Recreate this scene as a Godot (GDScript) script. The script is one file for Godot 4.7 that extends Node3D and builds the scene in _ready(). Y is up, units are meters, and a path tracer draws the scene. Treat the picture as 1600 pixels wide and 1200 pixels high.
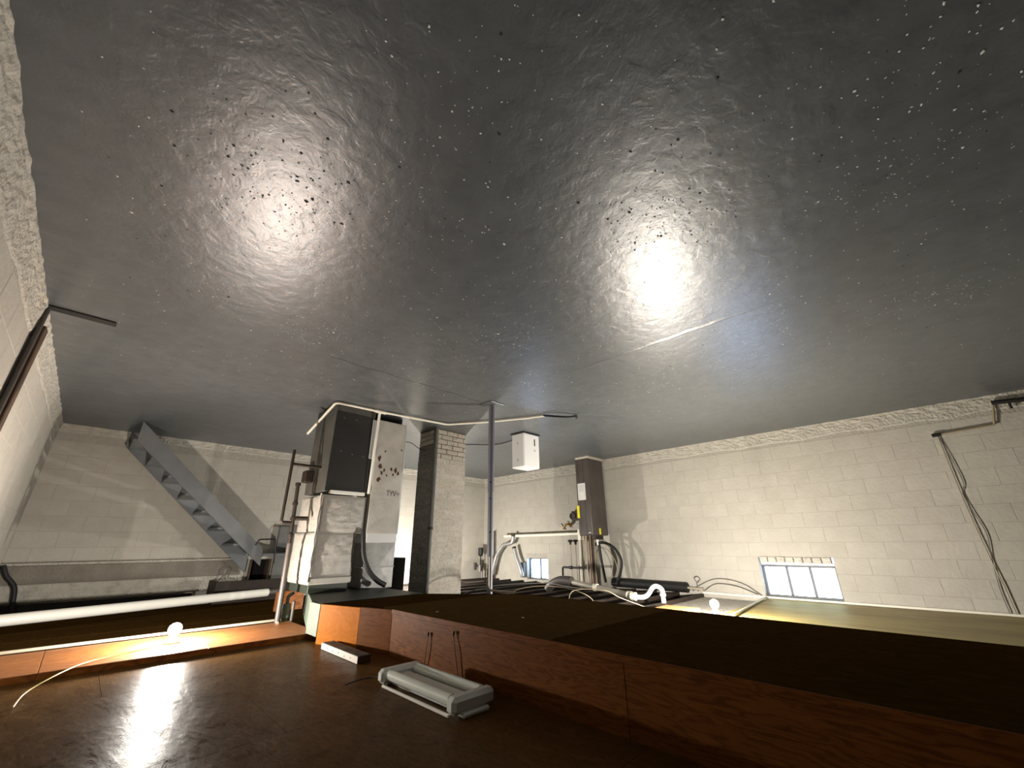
extends Node3D
# A basement photographed upside down: the place is built the right way up and the camera is rolled over.

var M := {}
var rng := RandomNumberGenerator.new()
const RX := -7.31    # inner face of the long wall with the windows
const LX := 0.63     # inner face of the wall opposite
const BZ := -8.35    # inner face of the wall behind the stairs
const FZ := 5.2      # inner face of the wall behind the camera
const CEIL := 2.39
const DECK := 2.66

# ---------------------------------------------------------------- helpers
func stool() -> SurfaceTool:
	var st := SurfaceTool.new()
	st.begin(Mesh.PRIMITIVE_TRIANGLES)
	return st

func tri(st: SurfaceTool, a: Vector3, b: Vector3, c: Vector3, out: Vector3) -> void:
	var n := (b - a).cross(c - a)
	if n.length_squared() < 1e-16:
		return
	n = n.normalized()
	if n.dot(out) < 0.0:
		n = -n
		st.set_normal(n); st.add_vertex(a); st.set_normal(n); st.add_vertex(b); st.set_normal(n); st.add_vertex(c)
	else:
		st.set_normal(n); st.add_vertex(a); st.set_normal(n); st.add_vertex(c); st.set_normal(n); st.add_vertex(b)

func quad(st: SurfaceTool, a: Vector3, b: Vector3, c: Vector3, d: Vector3, out: Vector3) -> void:
	tri(st, a, b, c, out)
	tri(st, a, c, d, out)

# a box with chamfered edges, centred at t
func bx(st: SurfaceTool, t: Transform3D, s: Vector3, b := 0.004) -> void:
	var h := s * 0.5
	b = min(b, min(h.x, min(h.y, h.z)) * 0.9)
	var p := func(sx: int, sy: int, sz: int, axis: int) -> Vector3:
		var v := Vector3(sx * (h.x - (0.0 if axis == 0 else b)), sy * (h.y - (0.0 if axis == 1 else b)), sz * (h.z - (0.0 if axis == 2 else b)))
		return t * v
	for s1 in [-1, 1]:
		quad(st, p.call(s1, -1, -1, 0), p.call(s1, 1, -1, 0), p.call(s1, 1, 1, 0), p.call(s1, -1, 1, 0), t.basis * Vector3(s1, 0, 0))
		quad(st, p.call(-1, s1, -1, 1), p.call(1, s1, -1, 1), p.call(1, s1, 1, 1), p.call(-1, s1, 1, 1), t.basis * Vector3(0, s1, 0))
		quad(st, p.call(-1, -1, s1, 2), p.call(1, -1, s1, 2), p.call(1, 1, s1, 2), p.call(-1, 1, s1, 2), t.basis * Vector3(0, 0, s1))
		for s2 in [-1, 1]:
			quad(st, p.call(s1, s2, -1, 0), p.call(s1, s2, 1, 0), p.call(s1, s2, 1, 1), p.call(s1, s2, -1, 1), t.basis * Vector3(s1, s2, 0))
			quad(st, p.call(s1, -1, s2, 0), p.call(s1, 1, s2, 0), p.call(s1, 1, s2, 2), p.call(s1, -1, s2, 2), t.basis * Vector3(s1, 0, s2))
			quad(st, p.call(-1, s1, s2, 1), p.call(1, s1, s2, 1), p.call(1, s1, s2, 2), p.call(-1, s1, s2, 2), t.basis * Vector3(0, s1, s2))
			for s3 in [-1, 1]:
				tri(st, p.call(s1, s2, s3, 0), p.call(s1, s2, s3, 1), p.call(s1, s2, s3, 2), t.basis * Vector3(s1, s2, s3))

# a box given by its two corners
func cb(st: SurfaceTool, a: Vector3, b: Vector3, bev := 0.004) -> void:
	bx(st, Transform3D(Basis(), (a + b) * 0.5), (b - a).abs(), bev)

func bar(st: SurfaceTool, a: Vector3, b: Vector3, w: float, h: float, up := Vector3.UP, bev := 0.003) -> void:
	var z := (b - a).normalized()
	var x := up.cross(z).normalized()
	var y := z.cross(x)
	bx(st, Transform3D(Basis(x, y, z), (a + b) * 0.5), Vector3(w, h, a.distance_to(b)), bev)

# a round tube along a polyline
func tube(st: SurfaceTool, pts: Array, r: float, seg := 10, caps := true, radii: Array = []) -> void:
	var n := pts.size()
	var dir: Vector3 = (pts[1] - pts[0]).normalized()
	var side := dir.cross(Vector3.UP)
	if side.length() < 0.1:
		side = dir.cross(Vector3.RIGHT)
	side = side.normalized()
	var rings := []
	var nors := []
	for i in n:
		var d: Vector3
		if i == 0: d = (pts[1] - pts[0]).normalized()
		elif i == n - 1: d = (pts[n - 1] - pts[n - 2]).normalized()
		else: d = ((pts[i + 1] - pts[i]).normalized() + (pts[i] - pts[i - 1]).normalized()).normalized()
		side = (side - d * side.dot(d)).normalized()
		var up := d.cross(side)
		var ring := []
		var nor := []
		var rr: float = r if radii.is_empty() else radii[i]
		for k in seg:
			var a := TAU * k / seg
			var v: Vector3 = side * cos(a) + up * sin(a)
			nor.append(v)
			ring.append(pts[i] + v * rr)
		rings.append(ring); nors.append(nor)
	for i in n - 1:
		for k in seg:
			var k2 := (k + 1) % seg
			_sm(st, [rings[i][k], rings[i][k2], rings[i + 1][k2], rings[i + 1][k]], [nors[i][k], nors[i][k2], nors[i + 1][k2], nors[i + 1][k]])
	if caps:
		for e in [0, n - 1]:
			var o: Vector3 = (pts[0] - pts[1]) if e == 0 else (pts[n - 1] - pts[n - 2])
			for k in seg:
				tri(st, pts[e], rings[e][k], rings[e][(k + 1) % seg], o)

func _sm(st: SurfaceTool, p: Array, nn: Array) -> void:
	for t in [[0, 1, 2], [0, 2, 3]]:
		var c: Vector3 = (p[t[1]] - p[t[0]]).cross(p[t[2]] - p[t[0]])
		if c.length_squared() < 1e-18:
			continue
		var o: Array = t if c.dot(nn[t[0]] + nn[t[1]] + nn[t[2]]) < 0.0 else [t[0], t[2], t[1]]
		for i in o:
			st.set_normal(nn[i]); st.add_vertex(p[i])

# rounds the corners of a polyline
func bend(pts: Array, r: float, n := 5) -> Array:
	var o := [pts[0]]
	for i in range(1, pts.size() - 1):
		var a: Vector3 = pts[i - 1]; var b: Vector3 = pts[i]; var c: Vector3 = pts[i + 1]
		var ra: float = min(r, a.distance_to(b) * 0.48)
		var rc: float = min(r, c.distance_to(b) * 0.48)
		var p0 := b + (a - b).normalized() * ra
		var p1 := b + (c - b).normalized() * rc
		for k in n + 1:
			var t := float(k) / n
			o.append(p0.lerp(b, t).lerp(b.lerp(p1, t), t))
	o.append(pts[-1])
	return o

# a smooth curve through the points
func flow(pts: Array, n := 6) -> Array:
	var o := []
	for i in pts.size() - 1:
		var p0: Vector3 = pts[max(i - 1, 0)]; var p1: Vector3 = pts[i]; var p2: Vector3 = pts[i + 1]; var p3: Vector3 = pts[min(i + 2, pts.size() - 1)]
		for k in n:
			o.append(p1.cubic_interpolate(p2, p0, p3, float(k) / n))
	o.append(pts[-1])
	return o

# a turned shape round the local y axis: profile of Vector2(radius, y)
func lathe(st: SurfaceTool, t: Transform3D, prof: Array, seg := 16) -> void:
	for i in prof.size() - 1:
		var a: Vector2 = prof[i]; var b: Vector2 = prof[i + 1]
		var e := b - a
		var nr := Vector2(e.y, -e.x).normalized()
		for k in seg:
			var a0 := TAU * k / seg; var a1 := TAU * (k + 1) / seg
			var d0 := Vector3(cos(a0), 0, sin(a0)); var d1 := Vector3(cos(a1), 0, sin(a1))
			var P := [t * (d0 * a.x + Vector3.UP * a.y), t * (d1 * a.x + Vector3.UP * a.y), t * (d1 * b.x + Vector3.UP * b.y), t * (d0 * b.x + Vector3.UP * b.y)]
			var N0 := (t.basis * (d0 * nr.x + Vector3.UP * nr.y)).normalized()
			var N1 := (t.basis * (d1 * nr.x + Vector3.UP * nr.y)).normalized()
			_sm(st, P, [N0, N1, N1, N0])

# an upright prism over a ground outline
func prism(st: SurfaceTool, poly: Array, y0: float, y1: float) -> void:
	var c := Vector2.ZERO
	for q in poly: c += q
	c /= poly.size()
	var idx := Geometry2D.triangulate_polygon(PackedVector2Array(poly))
	for i in range(0, idx.size(), 3):
		var a: Vector2 = poly[idx[i]]; var b: Vector2 = poly[idx[i + 1]]; var d: Vector2 = poly[idx[i + 2]]
		tri(st, Vector3(a.x, y0, a.y), Vector3(b.x, y0, b.y), Vector3(d.x, y0, d.y), Vector3.DOWN)
		tri(st, Vector3(a.x, y1, a.y), Vector3(b.x, y1, b.y), Vector3(d.x, y1, d.y), Vector3.UP)
	for i in poly.size():
		var a: Vector2 = poly[i]; var b: Vector2 = poly[(i + 1) % poly.size()]
		var e := b - a
		var o := Vector3(-e.y, 0, e.x)
		if Geometry2D.is_point_in_polygon((a + b) * 0.5 + Vector2(-e.y, e.x).normalized() * 0.002, PackedVector2Array(poly)):
			o = -o
		quad(st, Vector3(a.x, y0, a.y), Vector3(b.x, y0, b.y), Vector3(b.x, y1, b.y), Vector3(a.x, y1, a.y), o)

func obj(called: String, st, m: Material, parent: Node = self) -> MeshInstance3D:
	var o := MeshInstance3D.new()
	o.name = called
	o.mesh = st.commit() if st is SurfaceTool else st
	o.material_override = m
	o.cast_shadow = GeometryInstance3D.SHADOW_CASTING_SETTING_ON
	parent.add_child(o, true)
	return o

func tag(o: Node, label: String, category: String, group := "", kind := "") -> Node:
	o.set_meta("label", label)
	o.set_meta("category", category)
	if group: o.set_meta("group", group)
	if kind: o.set_meta("kind", kind)
	return o

func thing(called: String, label: String, category: String, at := Vector3.ZERO, group := "", kind := "") -> Node3D:
	var o := Node3D.new()
	o.name = called
	o.position = at
	add_child(o, true)
	tag(o, label, category, group, kind)
	return o

# ---------------------------------------------------------------- materials
func noise(freq: float, sd: int, oct := 4, warp := 0.0, type := FastNoiseLite.TYPE_SIMPLEX_SMOOTH) -> FastNoiseLite:
	var f := FastNoiseLite.new()
	f.noise_type = type
	f.seed = sd
	f.frequency = freq
	f.fractal_octaves = oct
	if warp > 0.0:
		f.domain_warp_enabled = true
		f.domain_warp_amplitude = warp
		f.domain_warp_frequency = freq * 0.8
	return f

func tex(f: FastNoiseLite, stops: Array, size := 512) -> NoiseTexture2D:
	var t := NoiseTexture2D.new()
	t.width = size; t.height = size
	t.seamless = true
	t.noise = f
	var g := Gradient.new()
	g.offsets = PackedFloat32Array(stops.map(func(s): return s[0]))
	g.colors = PackedColorArray(stops.map(func(s): return s[1]))
	t.color_ramp = g
	return t

func ntex(f: FastNoiseLite, bump: float, size := 512) -> NoiseTexture2D:
	var t := NoiseTexture2D.new()
	t.width = size; t.height = size
	t.seamless = true
	t.noise = f
	t.as_normal_map = true
	t.bump_strength = bump
	return t

func c8(r: int, g: int, b: int) -> Color:
	return Color8(r, g, b)

func plain(c: Color, rough: float, metal := 0.0) -> StandardMaterial3D:
	var m := StandardMaterial3D.new()
	m.albedo_color = c
	m.roughness = rough
	m.metallic = metal
	return m

func surf(albedo: Texture2D, rough: float, scale := Vector3.ONE, normal: Texture2D = null, depth := 1.0, metal := 0.0, tint := Color.WHITE) -> StandardMaterial3D:
	var m := StandardMaterial3D.new()
	m.albedo_color = tint
	m.albedo_texture = albedo
	m.roughness = rough
	m.metallic = metal
	m.uv1_triplanar = true
	m.uv1_world_triplanar = true
	m.uv1_scale = scale
	if normal:
		m.normal_enabled = true
		m.normal_texture = normal
		m.normal_scale = depth
	return m

func grain(lo: Color, mid: Color, hi: Color) -> Array:   # the contour figure of rotary-cut wood
	var a := []
	var n := 12
	for i in n:
		var t := float(i) / (n - 1)
		a.append([t * 0.98, (lo if i % 2 == 0 else (hi if i % 4 == 1 else mid))])
		a.append([min(t * 0.98 + 0.05, 0.999), mid])
	return a

func make_materials() -> void:
	var bumpy := ntex(noise(0.035, 11, 5, 12.0), 5.0)
	M.blocks = []
	for k in 3:
		var d := k * 1
		M.blocks.append(surf(tex(noise(0.012, 20 + k, 5), [[0.0, c8(168 - d, 163 - d, 152 - d)], [0.5, c8(172 - d, 167 - d, 156 - d)], [1.0, c8(176 - d, 172 - d, 161 - d)]], 256), 0.8, Vector3.ONE * 0.9, bumpy, 0.25))
	M.band_blocks = surf(tex(noise(0.012, 27, 5), [[0.0, c8(112, 106, 96)], [1.0, c8(130, 123, 112)]], 256), 0.85, Vector3.ONE * 0.9, bumpy, 0.5)
	M.mortar = surf(tex(noise(0.03, 24, 4), [[0.0, c8(158, 153, 142)], [1.0, c8(170, 165, 154)]], 256), 0.9, Vector3.ONE * 1.5, bumpy, 1.0)
	M.parge = surf(tex(noise(0.02, 25, 5), [[0.0, c8(150, 145, 134)], [0.35, c8(170, 165, 153)], [1.0, c8(184, 179, 168)]], 256), 0.85, Vector3.ONE * 1.3, bumpy, 1.6)
	# painted concrete: broad blotches, trowel swirls, a low gloss
	var swirl := ntex(noise(0.011, 5, 6, 60.0), 9.0, 1024)
	M.floor = surf(tex(noise(0.006, 3, 6, 20.0), [[0.0, c8(70, 74, 76)], [0.45, c8(78, 82, 84)], [0.8, c8(83, 87, 89)], [1.0, c8(89, 93, 95)]], 1024), 0.37, Vector3.ONE * 0.7, swirl, 0.16)
	M.floor.metallic_specular = 0.72
	M.floor_edge = plain(c8(84, 85, 84), 0.7)
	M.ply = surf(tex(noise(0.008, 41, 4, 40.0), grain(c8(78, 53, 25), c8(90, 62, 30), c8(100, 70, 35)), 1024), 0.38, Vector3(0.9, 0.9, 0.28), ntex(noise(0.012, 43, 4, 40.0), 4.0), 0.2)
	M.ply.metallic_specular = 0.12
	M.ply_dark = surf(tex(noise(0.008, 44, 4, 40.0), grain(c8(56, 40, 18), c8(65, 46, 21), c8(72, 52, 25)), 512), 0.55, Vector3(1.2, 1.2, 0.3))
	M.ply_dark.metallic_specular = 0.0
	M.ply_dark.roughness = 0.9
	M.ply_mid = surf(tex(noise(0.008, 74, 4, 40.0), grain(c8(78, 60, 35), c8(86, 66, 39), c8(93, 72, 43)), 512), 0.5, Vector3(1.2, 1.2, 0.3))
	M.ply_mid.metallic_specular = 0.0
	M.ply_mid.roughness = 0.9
	M.fir = surf(tex(noise(0.007, 45, 3, 60.0), grain(c8(80, 45, 18), c8(99, 58, 24), c8(108, 64, 28)), 1024), 0.5, Vector3(1.0, 1.3, 0.2))
	M.fir.metallic_specular = 0.12
	M.fir_light = surf(tex(noise(0.007, 46, 3, 30.0), grain(c8(156, 90, 28), c8(166, 98, 31), c8(172, 103, 34)), 512), 0.5, Vector3(1.0, 1.0, 0.6))
	M.fir_light.metallic_specular = 0.1
	M.orange = surf(tex(noise(0.007, 47, 3, 30.0), grain(c8(128, 74, 30), c8(158, 96, 42), c8(174, 110, 52)), 512), 0.5, Vector3(0.4, 1.0, 2.0))
	M.olive = surf(tex(noise(0.006, 48, 4, 20.0), [[0.0, c8(122, 104, 50)], [0.5, c8(142, 124, 62)], [1.0, c8(158, 140, 76)]], 512), 0.5, Vector3(1.2, 1.0, 0.3))
	M.joist = surf(tex(noise(0.008, 49, 4, 30.0), grain(c8(30, 21, 14), c8(38, 26, 17), c8(45, 31, 20)), 512), 0.7, Vector3(0.4, 1.0, 1.5))
	M.old_wood = surf(tex(noise(0.012, 50, 5, 20.0), [[0.0, c8(40, 29, 20)], [0.5, c8(72, 54, 38)], [1.0, c8(108, 90, 70)]], 512), 0.8, Vector3(1.4, 0.4, 1.4))
	M.stair = surf(tex(noise(0.01, 51, 4), [[0.0, c8(96, 99, 101)], [1.0, c8(112, 115, 117)]], 256), 0.5, Vector3.ONE)
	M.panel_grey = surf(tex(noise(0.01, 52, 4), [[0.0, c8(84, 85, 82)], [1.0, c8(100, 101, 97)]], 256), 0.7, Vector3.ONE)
	M.steel_grey = plain(c8(112, 112, 122), 0.45, 0.1)
	M.dark_metal = surf(tex(noise(0.01, 53, 4), [[0.0, c8(38, 37, 35)], [1.0, c8(46, 45, 43)]], 256), 0.4, Vector3.ONE)
	M.side_metal = surf(tex(noise(0.01, 54, 4), [[0.0, c8(72, 71, 66)], [1.0, c8(86, 85, 79)]], 256), 0.45, Vector3.ONE)
	M.black = plain(c8(16, 15, 15), 0.6)
	M.void = plain(c8(8, 7, 7), 0.9)
	M.iron = surf(tex(noise(0.03, 55, 4), [[0.0, c8(38, 32, 27)], [1.0, c8(62, 52, 43)]], 256), 0.55, Vector3.ONE * 2.0, null, 1.0, 0.3)
	M.pipe_grey = plain(c8(84, 78, 74), 0.5, 0.2)
	M.wrap = surf(tex(noise(0.015, 56, 5), [[0.0, c8(158, 153, 143)], [0.4, c8(170, 166, 157)], [1.0, c8(178, 174, 166)]], 256), 0.45, Vector3.ONE * 1.2, ntex(noise(0.02, 57, 5, 40.0), 6.0), 0.3)
	M.cab_paint = surf(tex(noise(0.012, 58, 5), [[0.0, c8(166, 161, 151)], [1.0, c8(192, 187, 177)]], 256), 0.55, Vector3.ONE, bumpy, 0.25)
	M.rust = surf(tex(noise(0.04, 59, 5), [[0.0, c8(46, 28, 16)], [0.5, c8(92, 56, 28)], [1.0, c8(60, 44, 34)]], 256), 0.9, Vector3.ONE * 4.0)
	M.galv = surf(tex(noise(0.02, 60, 4, 30.0, FastNoiseLite.TYPE_CELLULAR), [[0.0, c8(112, 111, 108)], [1.0, c8(140, 139, 136)]], 256), 0.5, Vector3.ONE * 2.0, null, 1.0, 0.4)
	M.green_metal = plain(c8(86, 95, 82), 0.6)
	M.duct_dark = plain(c8(44, 50, 40), 0.5)
	M.bricks = []
	for k in 4:
		var lo: Array = [[176, 170, 157], [182, 175, 162], [179, 170, 156], [186, 180, 168]][k]
		M.bricks.append(surf(tex(noise(0.03, 61 + k, 5), [[0.0, c8(lo[0] - 26, lo[1] - 26, lo[2] - 24)], [0.4, c8(lo[0], lo[1], lo[2])], [1.0, c8(lo[0] + 12, lo[1] + 12, lo[2] + 12)]], 256), 0.85, Vector3.ONE * 2.2, bumpy, 1.2))
	M.brick_grey = [surf(tex(noise(0.03, 67, 5), [[0.0, c8(88, 86, 81)], [1.0, c8(136, 133, 126)]], 256), 0.85, Vector3.ONE * 2.2, bumpy, 1.2), surf(tex(noise(0.03, 68, 5), [[0.0, c8(96, 93, 88)], [1.0, c8(146, 142, 134)]], 256), 0.85, Vector3.ONE * 2.2, bumpy, 1.2)]
	M.brick_raw = surf(tex(noise(0.03, 69, 5), [[0.0, c8(124, 104, 90)], [0.4, c8(180, 170, 156)], [1.0, c8(196, 188, 176)]], 256), 0.9, Vector3.ONE * 2.5, bumpy, 1.4)
	M.chim_paint = surf(tex(noise(0.03, 73, 5), [[0.0, c8(166, 160, 148)], [1.0, c8(186, 180, 168)]], 256), 0.9, Vector3.ONE * 2.0)
	M.chim_mortar = surf(tex(noise(0.03, 70, 5), [[0.0, c8(74, 64, 54)], [1.0, c8(120, 108, 94)]], 256), 0.95, Vector3.ONE * 2.0)
	M.deep_black = plain(c8(12, 11, 10), 0.95)
	M.white_app = plain(c8(236, 236, 234), 0.35)
	M.white_dim = plain(c8(196, 196, 194), 0.4)
	M.pvc = plain(c8(226, 221, 204), 0.35)
	M.pvc_white = plain(c8(238, 236, 226), 0.3)
	M.pvc_old = plain(c8(180, 173, 158), 0.5)
	M.heater = surf(tex(noise(0.01, 71, 4), [[0.0, c8(72, 66, 62)], [1.0, c8(84, 78, 73)]], 256), 0.42, Vector3.ONE, null, 1.0, 0.2)
	M.yellow = plain(c8(226, 214, 20), 0.4)
	M.paper = plain(c8(214, 212, 206), 0.6)
	M.ink = plain(c8(70, 70, 70), 0.7)
	M.copper = plain(c8(150, 126, 100), 0.45, 0.2)
	M.brass = plain(c8(168, 132, 70), 0.35, 0.8)
	M.foil = plain(c8(170, 170, 168), 0.42, 0.7)
	M.timber = surf(tex(noise(0.01, 72, 4, 20.0), grain(c8(176, 120, 62), c8(200, 146, 84), c8(212, 162, 100)), 256), 0.6, Vector3(1.5, 0.5, 1.5))
	M.wire_yellow = plain(c8(222, 190, 84), 0.4)
	M.wire_tan = plain(c8(146, 132, 108), 0.5)
	M.wire_grey = plain(c8(92, 88, 82), 0.5)
	M.fix = plain(c8(222, 226, 222), 0.3, 0.15)
	M.fix_tube = plain(c8(214, 218, 210), 0.18)
	M.frame = plain(c8(74, 76, 78), 0.5, 0.1)
	M.frame_white = plain(c8(214, 216, 214), 0.5)
	M.conduit = plain(c8(170, 160, 140), 0.45, 0.2)
	M.chip = plain(c8(232, 230, 222), 0.7)
	M.grit = plain(c8(24, 23, 22), 0.8)
	M.ceramic = plain(c8(228, 224, 214), 0.25)
	M.glass = StandardMaterial3D.new()
	M.glass.transparency = BaseMaterial3D.TRANSPARENCY_ALPHA
	M.glass.albedo_color = Color(0.92, 0.97, 0.95, 0.08)
	M.glass.roughness = 0.0
	M.bulb = StandardMaterial3D.new()
	M.bulb.albedo_color = c8(255, 250, 240)
	M.bulb.emission_enabled = true
	M.bulb.emission = c8(255, 248, 238)
	M.bulb.emission_energy_multiplier = 12.0

# ---------------------------------------------------------------- the scene
func _ready() -> void:
	rng.seed = 7
	# camera: held near the ceiling, looking down into the room, and rolled over as the photograph is
	var cam := Camera3D.new()
	cam.name = "camera"
	cam.fov = 87.448
	cam.near = 0.02
	cam.transform = Transform3D(Basis(Vector3(-0.70733, 0.00671, 0.70685), Vector3(0.25664, -0.92937, 0.26564), Vector3(0.65871, 0.36930, 0.65565)).orthonormalized(), Vector3(0, 1.62, 0))
	add_child(cam)
	cam.current = true
	# overcast daylight outside
	var env := Environment.new()
	var sky_mat := ProceduralSkyMaterial.new()
	sky_mat.sky_top_color = c8(160, 190, 235)
	sky_mat.sky_horizon_color = c8(196, 220, 255)
	sky_mat.ground_bottom_color = c8(120, 128, 110)
	sky_mat.ground_horizon_color = c8(200, 208, 204)
	sky_mat.sky_energy_multiplier = 4.6
	sky_mat.ground_energy_multiplier = 3.0
	var sky := Sky.new()
	sky.sky_material = sky_mat
	env.background_mode = Environment.BG_SKY
	env.sky = sky
	env.tonemap_mode = Environment.TONE_MAPPER_LINEAR
	env.tonemap_exposure = 1.1
	env.sdfgi_enabled = true
	env.ssao_enabled = true
	env.ssil_enabled = true
	var we := WorldEnvironment.new()
	we.name = "daylight"
	we.environment = env
	add_child(we)
	make_materials()
	# lamps
	bulb(Vector3(-0.726, 2.262, -4.62), 2.35, 5.2, "glowing bare bulb under the orange boards, throwing a glint on the brown plywood")
	bulb(Vector3(-5.09, 2.262, -1.96), CEIL, 8.8, "glowing bare bulb beside the three-pane window, half hidden by the long brown boxed beam")
	bulb(Vector3(-5.0, 2.262, -7.1), CEIL, 7.4, "glowing bare bulb hidden behind the brick chimney, lighting the far corner")
	build_floor()
	build_walls()
	build_windows()
	build_ceiling()
	build_soffit()
	build_stairs()
	build_furnace()
	build_chimney()
	build_column()
	build_appliances()
	build_fixture()
	build_pipes()
	build_small()

func bulb(at: Vector3, top: float, energy: float, label: String) -> void:
	var t := thing("light_bulb", label, "light bulb", Vector3(at.x, at.y, at.z), "bare bulbs under the wooden boards")
	var g := stool()
	lathe(g, Transform3D(), [Vector2(0.001, -0.058), Vector2(0.022, -0.053), Vector2(0.04, -0.038), Vector2(0.047, -0.016), Vector2(0.044, 0.006), Vector2(0.032, 0.026), Vector2(0.018, 0.038), Vector2(0.014, 0.046)], 20)
	obj("glass_envelope", g, M.bulb, t)
	var h := stool()
	var d := top - at.y
	lathe(h, Transform3D(), [Vector2(0.001, 0.042), Vector2(0.02, 0.042), Vector2(0.024, 0.05), Vector2(0.03, d - 0.02), Vector2(0.055, d - 0.014), Vector2(0.057, d - 0.002), Vector2(0.001, d - 0.001)], 20)
	obj("lamp_holder", h, M.ceramic, t)
	var l := OmniLight3D.new()
	l.name = "glow"
	l.light_color = c8(255, 248, 238)
	l.light_energy = energy
	l.light_size = 0.03
	l.omni_range = 16.0
	l.omni_attenuation = 2.0
	l.shadow_enabled = true
	l.position = Vector3(0, -0.01, 0)
	t.add_child(l)

func build_floor() -> void:
	var f := thing("floor", "grey painted concrete floor littered with paint flecks, seen across the upper half of the picture", "floor", Vector3.ZERO, "", "structure")
	var b := stool()
	cb(b, Vector3(RX - 0.25, -0.3, BZ - 0.25), Vector3(LX + 0.25, -0.12, FZ + 0.25), 0.0)
	obj("slab_base", b, M.floor_edge, f)
	var s := stool()
	cb(s, Vector3(RX - 0.2, -0.12, BZ - 0.2), Vector3(LX + 0.2, 0.0, FZ + 0.2), 0.0)
	obj("slab", s, M.floor, f)
	var cr := stool()
	var cp := []
	for i in 16: cp.append(Vector3(-1.2 - i * 0.12, 0.0, -3.56 + 0.012 * sin(i * 1.7)))
	tube(cr, cp, 0.0022, 5)
	obj("hairline_crack", cr, M.grit, f)
	# a raised seam of patching compound along the joint
	var r := stool()
	var prev := []
	for i in 40:
		var t := i / 39.0
		var z := lerpf(-2.5, -0.25, t)
		var h := 0.0035 * sin(PI * t) + 0.0006
		var x := -3.1 - 0.012 * t + 0.006 * sin(i * 1.3)
		var row := [Vector3(x - 0.022, 0.0002, z), Vector3(x - 0.004, h, z), Vector3(x + 0.03, 0.0002, z)]
		if prev:
			for k in 2: quad(r, prev[k], prev[k + 1], row[k + 1], row[k], Vector3.UP)
		prev = row
	obj("patched_seam", r, M.floor, f)
	# paint flecks and grit: nobody could count them
	scatter("paint_fleck", 4200, M.chip, 0.0034, 11, "tiny white paint flecks scattered over the grey concrete floor", "paint flecks")
	scatter("grit", 620, M.grit, 0.0042, 23, "dark crumbs of grit scattered over the grey concrete floor", "grit")

func scatter(called: String, n: int, m: Material, size: float, sd: int, label: String, cat: String) -> void:
	var g := RandomNumberGenerator.new()
	g.seed = sd
	var st := stool()
	var pts := [Vector3(1, 0.25, 0.1), Vector3(0.2, 0.3, 0.8), Vector3(-0.9, 0.2, 0.3), Vector3(-0.3, 0.3, -0.7)]
	for i in 4:
		var a: Vector3 = pts[i]; var b: Vector3 = pts[(i + 1) % 4]
		tri(st, a, b, Vector3(0, 0.5, 0), Vector3(0, 1, 0))
		tri(st, a, b, Vector3(0, 0.0, 0), Vector3(0, -1, 0))
	var mesh := st.commit()
	var mm := MultiMesh.new()
	mm.transform_format = MultiMesh.TRANSFORM_3D
	mm.mesh = mesh
	mm.instance_count = n
	var centres := []
	for k in 26: centres.append(Vector2(g.randf_range(-4.6, 0.2), g.randf_range(-4.2, 0.9)))
	centres.append(Vector2(-2.35, 0.42)); centres.append(Vector2(-2.2, 0.3))
	for i in n:
		var p: Vector2
		if i % 3 == 0:
			var c: Vector2 = centres[g.randi() % centres.size()]
			p = c + Vector2(g.randfn(0, 0.16), g.randfn(0, 0.16))
		else:
			p = Vector2(g.randf_range(-5.6, 0.5), g.randf_range(-5.0, 1.4))
			if p.x > -0.5 and g.randf() < 0.6: p.x -= 1.6
		if p.x > LX - 0.15: p.x = LX - 0.15 - g.randf() * 0.4
		if called == "grit" and i % 2 == 0:
			var c: Vector2 = [Vector2(-0.22, -1.8), Vector2(-1.75, -0.58)][(i / 2) % 2]
			p = c + Vector2(g.randfn(0, 0.2), g.randfn(0, 0.2))
		var s := size * exp(g.randfn(0.0, 0.36))
		mm.set_instance_transform(i, Transform3D(Basis(Vector3.UP, g.randf() * TAU).scaled(Vector3(s * g.randf_range(0.7, 1.5), s * 0.8, s)), Vector3(p.x, 0.0005, p.y)))
	var o := MultiMeshInstance3D.new()
	o.name = called
	o.multimesh = mm
	o.material_override = m
	add_child(o, true)
	tag(o, label, cat, "", "stuff")

# one wall of painted concrete blocks: along is the run's direction, inward its face
func block_wall(w: Node3D, start: Vector3, along: Vector3, inward: Vector3, length: float, holes: Array, low := 0.23, limit := 12.0) -> void:
	var L := 0.4; var H := 0.2
	var meshes := {}
	var row := 0
	var y := low
	while y < 2.42:
		var h := H
		var s := -L * (0.5 if row % 2 else 0.0)
		while s < min(length, limit):
			var a: float = max(s, 0.0); var b: float = min(s + L, length)
			s += L
			if b - a < 0.05: continue
			var spans := [[a, b]]
			for ho in holes:
				if y + h > ho[2] + 0.01 and y < ho[3] - 0.01:
					var nx := []
					for sp in spans:
						if sp[1] <= ho[0] or sp[0] >= ho[1]: nx.append(sp)
						else:
							if sp[0] < ho[0] - 0.03: nx.append([sp[0], ho[0]])
							if sp[1] > ho[1] + 0.03: nx.append([ho[1], sp[1]])
					spans = nx
			for sp in spans:
				var wd: float = snappedf(sp[1] - sp[0], 0.001)
				var key := "%.3f" % wd
				if not meshes.has(key):
					var st := stool()
					bx(st, Transform3D(), Vector3(wd - 0.004, h - 0.004, 0.02), 0.002)
					meshes[key] = st.commit()
				var m: Material = M.blocks[rng.randi() % 3]
				var o := obj("concrete_block", meshes[key], m, w)
				var x := along
				var bas := Basis(x, Vector3.UP, x.cross(Vector3.UP))
				o.transform = Transform3D(bas, start + along * ((sp[0] + sp[1]) * 0.5) + Vector3.UP * (y + h * 0.5) + inward * (-0.01 + rng.randf_range(-0.0004, 0.0006)))
		y += H
		row += 1

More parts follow.
